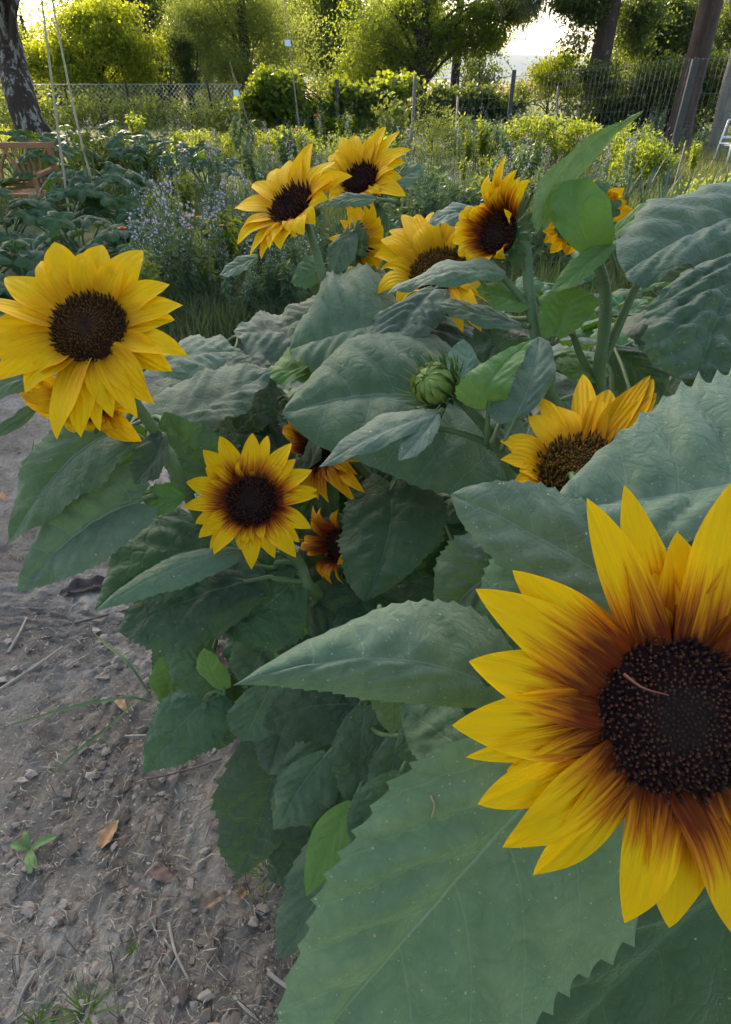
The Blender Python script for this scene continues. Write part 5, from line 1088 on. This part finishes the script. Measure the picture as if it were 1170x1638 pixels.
def squash_plant(label, loc, n, h, rad, spread, seed, group='squash plants', mat=None, name='squash_plant', lob=.28, stalk=None):
    r = np.random.default_rng(seed); t = thing(name, label, 'squash' if name == 'squash_plant' else 'vegetable plant', loc, group); loc = np.asarray(loc, float)
    for k in range(n):
        an = k * 2.39996 + r.normal() * .3; rd_ = spread * math.sqrt((k + .5) / n); hh = h * (1.05 - .55 * (rd_ / spread) ** 2) * r.uniform(.75, 1.15); q = loc + [rd_ * math.cos(an), rd_ * math.sin(an), hh]
        V, F, UV = lobed(rad * r.uniform(.7, 1.2), seed * 50 + k, lob=lob); d = nrm(np.array([math.cos(an), math.sin(an), -.35 + r.normal() * .25])); nn = nrm(np.array([math.cos(an) * .4, math.sin(an) * .4 - .25, 1]) + r.normal(size=3) * .25); s = nrm(np.cross(nn, d)); nn = np.cross(d, s)
        V = V @ np.array([d, s, nn]) + q; lf = MB().add(V, F, UV).build('leaf', mat or SQ, t)
        c = curve([loc + r.normal(size=3) * [.05, .05, 0], loc + (q - loc) * .5 + [0, 0, .12 * h], q], 8); add_tube(MB(), c, np.linspace(.009, .006, 8), 6).build('leaf_stalk', stalk or STEM, lf)
    return t
SQL = ['squash plant at the left edge below the bench', 'squash plant around the feet of the two bamboo canes', 'squash plant right of the bamboo canes', 'squash plant nearest the left bloom, behind its top petals', 'squash plant between the left bloom and the lavender flowers', 'squash plant under the birch beside the bench', 'squash plant farthest back below the chain-link fence', 'squash plant in front of the canes, low and dark', 'squash plant right behind the canes against the fence', 'squash plant at the left edge, nearest the viewer', 'tall squash plant hiding the legs of the bench', 'squash plant at the right end of the squash bed, among lilac stalks', 'last small squash plant right of the squash bed, in the grass', 'squash plant between bench and canes, farther back', 'squash plant right of the canes near the fence foot']
for k, (px, py, n, h) in enumerate([(20, 420, 15, .50), (110, 400, 15, .48), (205, 390, 15, .50), (60, 520, 14, .42), (225, 470, 14, .40), (90, 330, 14, .55), (230, 310, 16, .60), (140, 450, 14, .42), (160, 345, 14, .55), (-40, 520, 14, .45), (40, 305, 15, .62), (285, 300, 15, .55), (335, 312, 14, .45), (120, 282, 15, .6), (205, 274, 15, .6)]):
    squash_plant(SQL[k], G(px, py), n, h, .15, .42, 100 + k, lob=.42)
GSQ = sunflower_leaf_mat('cucumber_leaf', (.055, .13, .055), (.085, .17, .06), (.13, .24, .04), (.19, .28, .14), .7, .0, .05)
for k, (px, py, h, lb) in enumerate([(1010, 700, .62, 'trailing cucumber plant with lit crumpled leaves right of the hairy stem'), (930, 640, .45, 'trailing cucumber plant between the two hairy stems'), (1090, 560, .55, 'trailing cucumber plant behind the crinkled dark leaf, right'), (880, 560, .40, 'trailing cucumber plant behind the rusty nodding bloom'), (990, 480, .40, 'trailing cucumber plant farthest back on the right'), (1140, 470, .45, 'trailing cucumber plant at the right edge behind the broad leaf')]):
    squash_plant(lb, G(px, py), 16, h, .085, .36, 200 + k, 'cucumber plants', GSQ, 'cucumber_plant', lob=.2)

# grass through the whole back garden (nobody could count it)
def grass(n, pxr, pyr, hmin, hmax, w_, mat, name, label, seed, clump=.10):
    r = np.random.default_rng(seed); px = r.uniform(*pxr, n); py = r.uniform(*pyr, n)
    p = np.array([G(a, b) for a, b in zip(px, py)]); p[:, :2] += r.normal(size=(n, 2)) * clump; p[:, 2] = -.01
    h = r.uniform(hmin, hmax, n); an = r.random(n) * 6.283; o = np.stack([np.cos(an), np.sin(an), 0 * an], 1); s = np.stack([-np.sin(an), np.cos(an), 0 * an], 1) * w_; V = []; lean = (h * r.uniform(.05, .95, n))[:, None]
    for f in (0, .35, .7, 1.0):
        c = p + o * lean * f ** 2 + np.array([0, 0, 1]) * (h * (f - .18 * f * f))[:, None]; w2 = 1.02 - f ** 1.5; V += [c - s * w2, c + s * w2]
    V = np.stack(V, 1).reshape(-1, 3); k = (np.arange(n) * 8)[:, None, None]; F = (k + np.array([[0, 1, 3, 2], [2, 3, 5, 4], [4, 5, 7, 6]])[None]).reshape(-1, 4)
    return tag(MB().add(V, F).build(name, mat), label, 'grass', kind='stuff')
GR2 = foliage_mat('meadow_grass', ((.045, .085, .035), (.065, .105, .045), (.12, .15, .065)), (.28, .36, .07), .35, .6, .3)
grass(16000, (255, 760), (330, 560), .10, .34, .0028, GR2, 'meadow_grass', 'tangled green grass and weeds behind the top blooms', 1)
grass(15000, (-120, 1300), (228, 345), .10, .38, .004, GR2, 'meadow_grass', 'tall grass along the back of the garden before the fence', 2, .3)
grass(9000, (600, 1300), (330, 520), .10, .38, .0035, GR2, 'meadow_grass', 'grass and weeds behind the right-hand blooms', 3, .2)
grass(7000, (880, 1300), (228, 300), .08, .30, .005, foliage_mat('dry_grass', ((.22, .19, .07), (.34, .30, .13), (.30, .32, .10)), (.5, .48, .12), .4, .7, .2), 'dry_grass', 'sunlit straw-coloured grass before the mesh fence, right', 4, .25)
grass(2600, (255, 760), (330, 540), .08, .30, .003, foliage_mat('dead_grass', ((.16, .14, .08), (.26, .23, .13), (.34, .31, .19)), (.3, .26, .1), .3, .8, .1), 'dead_grass', 'pale dead blades mixed into the green tangle behind the top blooms', 8)

# flowering stalks with pale purple blossoms
PUR = simple_mat('blossom_lilac', (.34, .31, .40), (.54, .50, .60), 30, .6, 0, trans=.3)
CR = simple_mat('seed_head_cream', (.42, .44, .36), (.60, .60, .50), 30, .7, 0, trans=.2)
WEED = foliage_mat('weed_leaf', ((.05, .09, .05), (.08, .13, .07), (.13, .19, .09)), (.3, .42, .08), .3, .6)
def stalk_plant(label, loc, h, ns, seed, mat=PUR, name='flowering_stalk', bl=.017, nb=15, leafy=60, spread=.10, group='lilac flowering stalks', lsize=.05, lmat=None, cat='flower'):
    r = np.random.default_rng(seed); t = thing(name, label, cat, loc, group); loc = np.asarray(loc, float); sm = MB(); bm = MB(); lp = []
    bp = []
    for k in range(ns):
        an = r.random() * 6.283; tp = loc + [spread * r.uniform(.2, 1.6) * math.cos(an), spread * r.uniform(.2, 1.6) * math.sin(an), h * r.uniform(.7, 1.1)]; c = curve([loc + r.normal(size=3) * [.02, .02, 0], (loc + tp) / 2 + r.normal(size=3) * [.02, .02, 0], tp], 8); add_tube(sm, c, np.linspace(.0028, .0014, 8), 4)
        f = 1 - r.random(nb) ** 1.3 * .45; i = f * 6.99; i0 = i.astype(int); q = c[i0] + (c[i0 + 1] - c[i0]) * (i - i0)[:, None]; bp.append(q + r.normal(size=(nb, 3)) * .012)
        f = r.random(leafy) * .8; i = f * 6.99; i0 = i.astype(int); lp.append(c[i0] + (c[i0 + 1] - c[i0]) * (i - i0)[:, None])
    sm.build('stems', STEMD, t)['kind'] = 'stuff'; V, F = leaves(np.concatenate(bp), bl, r, .3, .9); bm.add(V, F); bm.build('blossoms', mat, t, smooth=False)['kind'] = 'stuff'
    if leafy: V, F = leaves(np.concatenate(lp), lsize, r, .4, .28); MB().add(V, F).build('foliage', lmat or WEED, t, smooth=False)['kind'] = 'stuff'
    return t
lil = [stalk_plant('clump of lilac flowering stalks in the tall grass behind the top blooms', (0, 0, 0), .62, 5, s_, group='lilac flowering stalks in the tall grass') for s_ in (1, 2, 3)]
r = np.random.default_rng(12); spots = [(r.uniform(245, 520), r.uniform(290, 520)) for _ in range(46)] + [(r.uniform(600, 1060), r.uniform(262, 380)) for _ in range(44)] + [(r.uniform(150, 560), r.uniform(250, 300)) for _ in range(22)]
for k, (px, py) in enumerate(spots):
    src = lil[k % 3]
    lb_ = 'clump of lilac flowering stalks in the tall grass behind the top blooms' if k < 46 else ('clump of lilac and grey stalks among the weeds behind the right-hand blooms' if k < 90 else 'clump of lilac flowering stalks far back, before the left fence')
    gp_ = 'lilac flowering stalks in the tall grass' if k < 46 else ('lilac stalks among the weeds on the right' if k < 90 else 'lilac stalks far back on the left')
    if k < 3: src.location = [float(v) for v in G(px, py)]; src['label'] = lb_
    else: dup(src, G(px, py), r.random() * 6.28, r.uniform(.6, 1.1), lb_, gp_)
# leafy weed clumps and sunlit shrubs
def shrub(name, label, px, py, h, w_, n, size, mat, seed, asp=.45, group=None, cat='plant', clump=.12):
    n = int(n * 1.9); size = size * .72
    g = G(px, py); return tree(name, label, g, [(g + [0, 0, h * .6], (w_, w_, h * .45), 3), (g + [0, 0, h * .3], (w_ * .9, w_ * .9, h * .3), 1)], n, size, mat, (.008, .004), STEMD, seed=seed, clump=clump, asp=asp, limbs=10, top=g + [0, 0, h * .7], group=group, cat=cat, per=40)
for k, (px, py, h, w_, n, sz, mt, lb) in enumerate([
        (470, 262, .50, .45, 1500, .07, F_VINE, 'sunlit yellow-green bush right of the tall tag rod'), (560, 270, .45, .4, 1500, .05, F_PALE, 'sunlit low bush behind the highest bloom'), (400, 258, .42, .5, 1500, .05, F_YEL, 'yellowish feathery bush under the lower white tag'),
        (690, 262, .75, .35, 1600, .05, F_PALE, 'upright yellow-green goldenrod-like clump left of the short stake'), (620, 262, .95, .22, 900, .12, F_PALE, 'tall weed with long drooping leaves before the vine hedge'), (760, 268, .65, .5, 1800, .05, F_BLUE, 'leafy green bush at the foot of the dark metal post'),
        (850, 272, .72, .45, 2200, .08, F_MID, 'staked bush right of the dark metal post'), (925, 270, .62, .45, 2000, .08, F_MID, 'bush in front of the ivy-clad trunk'), (985, 285, .62, .45, 2600, .06, F_MID, 'brightly lit green bush beneath the pale sticks'), (1020, 300, .5, .4, 2000, .07, F_MID, 'shaded green bush left of the leek bed'),
        (1150, 330, .28, .35, 900, .08, F_PALE, 'low lit yellow-green leaves at the right edge'), (700, 395, .42, .5, 1500, .10, F_BLUE, 'blue-green leafy weeds left of the rusty nodding bloom'), (740, 440, .35, .4, 1300, .10, F_BLUE, 'blue-green leafy weeds behind the wilting bloom'), (650, 350, .45, .45, 1500, .09, F_BLUE, 'leafy dark-stemmed weeds right of the highest bloom'),
        (330, 255, .40, .6, 1600, .06, F_PALE, 'pale weeds before the chain-link fence, right of its leaning post'), (245, 250, .35, .6, 1400, .05, F_DARK, 'dark low weeds at the foot of the chain-link fence'), (1000, 400, .25, .6, 1800, .08, F_BLUE, 'grey-green ground plants behind the hidden bloom'), (880, 420, .3, .4, 1300, .08, F_BLUE, 'blue-green weeds behind the tall upright leaf'), (590, 420, .32, .35, 1000, .09, F_BLUE, 'grey-green weeds below the highest bloom'), (1110, 390, .22, .5, 1400, .08, F_BLUE, 'grey-green ground plants near the right edge'),
        (20, 262, .5, .5, 1500, .06, F_YEL, 'yellowish bush behind the bench'), (180, 300, .6, .4, 1500, .08, F_DARK, 'dark leafy bush behind the bamboo canes')]):
    shrub('garden_bush', lb, px, py, h, w_, n, sz, mt, 300 + k, group='bushes and weeds in the back garden')
# leeks
LEEK = simple_mat('leek_leaf', (.07, .12, .10), (.11, .17, .14), 14, .5, .2, .001, trans=.15)
lk = thing('leek_plant', 'blue-green leek with stiff upright leaves, right of the hidden bloom', 'leek', (0, 0, 0), 'leeks in a row')
for k in range(7):
    an = k * 2.4; h = .55 - .04 * k; o = np.array([math.cos(an), math.sin(an), 0]); s = np.cross(o, [0, 0, 1.]) * .014; Vs = []
    for f in np.linspace(0, 1, 8):
        c_ = o * .16 * f ** 1.7 + np.array([0, 0, h * f]); w2 = (1 - f ** 2.2) + .03; Vs += [c_ - s * w2 + o * .006 * w2, c_, c_ + s * w2 + o * .006 * w2]
    F = []
    for q in range(7): F += [[3 * q, 3 * q + 1, 3 * q + 4, 3 * q + 3], [3 * q + 1, 3 * q + 2, 3 * q + 5, 3 * q + 4]]
    MB().add(Vs, F).build('leaf', LEEK, lk)
for k, (px, py) in enumerate([(1025, 335), (1052, 345), (1085, 340), (1000, 330), (1120, 352), (955, 350), (1060, 310), (1150, 340)]):
    if k == 0: lk.location = [float(v) for v in G(px, py)]
    else: dup(lk, G(px, py), k * 1.1, .8 + .05 * (k % 5), 'one of the blue-green leeks standing in a loose row before the mesh fence', None)
    if k == 0: lk['label'] = 'one of the blue-green leeks standing in a loose row before the mesh fence'
wd = [stalk_plant('tangle of pale seed heads and leafy stalks in the back garden', (0, 0, 0), .75, 6, 20 + q, CR if q < 2 else PUR, 'weed_clump', .012, 14, 130, .16, 'weed clumps across the back garden', .085, (F_BLUE, F_PALE, WEED, F_MID)[q], 'weeds') for q in range(4)]
r = np.random.default_rng(31); wsp = [(r.uniform(180, 1130), r.uniform(238, 300)) for _ in range(70)] + [(r.uniform(250, 470), r.uniform(330, 540)) for _ in range(34)] + [(r.uniform(590, 1000), r.uniform(300, 420)) for _ in range(34)]
for k, (px, py) in enumerate(wsp):
    if k < 4: wd[k].location = [float(v) for v in G(px, py)]
    else: dup(wd[k % 4], G(px, py), r.random() * 6.28, r.uniform(.5, 1.05) * (.75 if py > 330 else 1))
# bright single blossoms
def blossom(px, py, h, r_, colr, label, name='zinnia', seed=1, n=12):
    g = G(px, py, h); b = np.array([g[0], g[1], 0.0]); t = thing(name, label, 'flower', b, None); rr = np.random.default_rng(seed); add_tube(MB(), curve([b, (b + g) / 2 + [.01, 0, 0], g], 6), .003, 5).build('stem', STEM, t)
    m = simple_mat('blossom_' + name, colr, tuple(min(1, x * 1.25) for x in colr), 20, .5, 0, trans=.25); hd = MB()
    for ring in (0, 1):
        for k in range(n):
            an = (k + .5 * ring) / n * 6.283; d = np.array([math.cos(an), math.sin(an), .25 + .5 * ring]); d = nrm(d); s = np.array([-math.sin(an), math.cos(an), 0]) * r_ * .24; q = r_ * (1 - .3 * ring)
            hd.add([g, g + d * q * .6 + s, g + d * q, g + d * q * .6 - s], [[0, 1, 2, 3]])
    V, F = ball(g + [0, 0, r_ * .15], r_ * .25, 8, 5); hd.add(V, F); hd.build('blossom', m, t)
for k, (px, py, h, r_, c_, lb, nm) in enumerate([(507, 186, .82, .045, (.75, .07, .02), 'orange-red zinnia on a tall stem, highest of the bright blossoms', 'zinnia'), (475, 209, .70, .04, (.62, .06, .22), 'pink zinnia left of the orange-red one', 'zinnia'), (520, 206, .66, .022, (.5, .12, .2), 'small pink zinnia right of the orange-red one', 'zinnia'), (462, 226, .60, .03, (.6, .08, .05), 'dull red zinnia below the pink one', 'zinnia'),
        (303, 347, .52, .035, (.82, .42, .01), 'yellow-orange marigold above the others in the lilac stalks', 'marigold'), (306, 366, .46, .022, (.80, .42, .01), 'small yellow marigold below the largest yellow one', 'marigold'), (196, 366, .50, .030, (.75, .16, .01), 'deep orange marigold among squash leaves', 'marigold'), (355, 361, .46, .018, (.80, .45, .01), 'tiny yellow marigold right of the other yellow ones', 'marigold'), (318, 348, .50, .022, (.8, .4, .01), 'yellow marigold touching the largest yellow one', 'marigold'),
        (545, 226, .5, .03, (.62, .16, .03), 'faded orange blossom behind the highest bloom', 'zinnia'), (838, 221, .55, .035, (.55, .13, .04), 'rusty blossom in the bush right of the dark metal post', 'zinnia')]):
    blossom(px, py, h, r_, c_, lb, nm, k)

# ---- the air: a thin even haze that turns the far hills blue
V, F = box([0, 2130, 150], [9400, 4740, 460]); hz = MB().add(V, F).build('haze', simple_mat('tmp', (1, 1, 1), (1, 1, 1)), smooth=False)
hm_ = bpy.data.materials.new('haze_air'); hm_.use_nodes = True; ht = hm_.node_tree; ht.nodes.clear(); ho = ht.nodes.new('ShaderNodeOutputMaterial'); pv = ht.nodes.new('ShaderNodeVolumePrincipled')
pv.inputs['Color'].default_value = (.80, .88, 1, 1); pv.inputs['Density'].default_value = .00013; pv.inputs['Anisotropy'].default_value = .2; ht.links.new(pv.outputs[0], ho.inputs['Volume'])
hz.data.materials.clear(); hz.data.materials.append(hm_); tag(hz, kind='stuff'); hz['label'] = 'thin pale haze over the fields and far hills'; hz['category'] = 'haze'
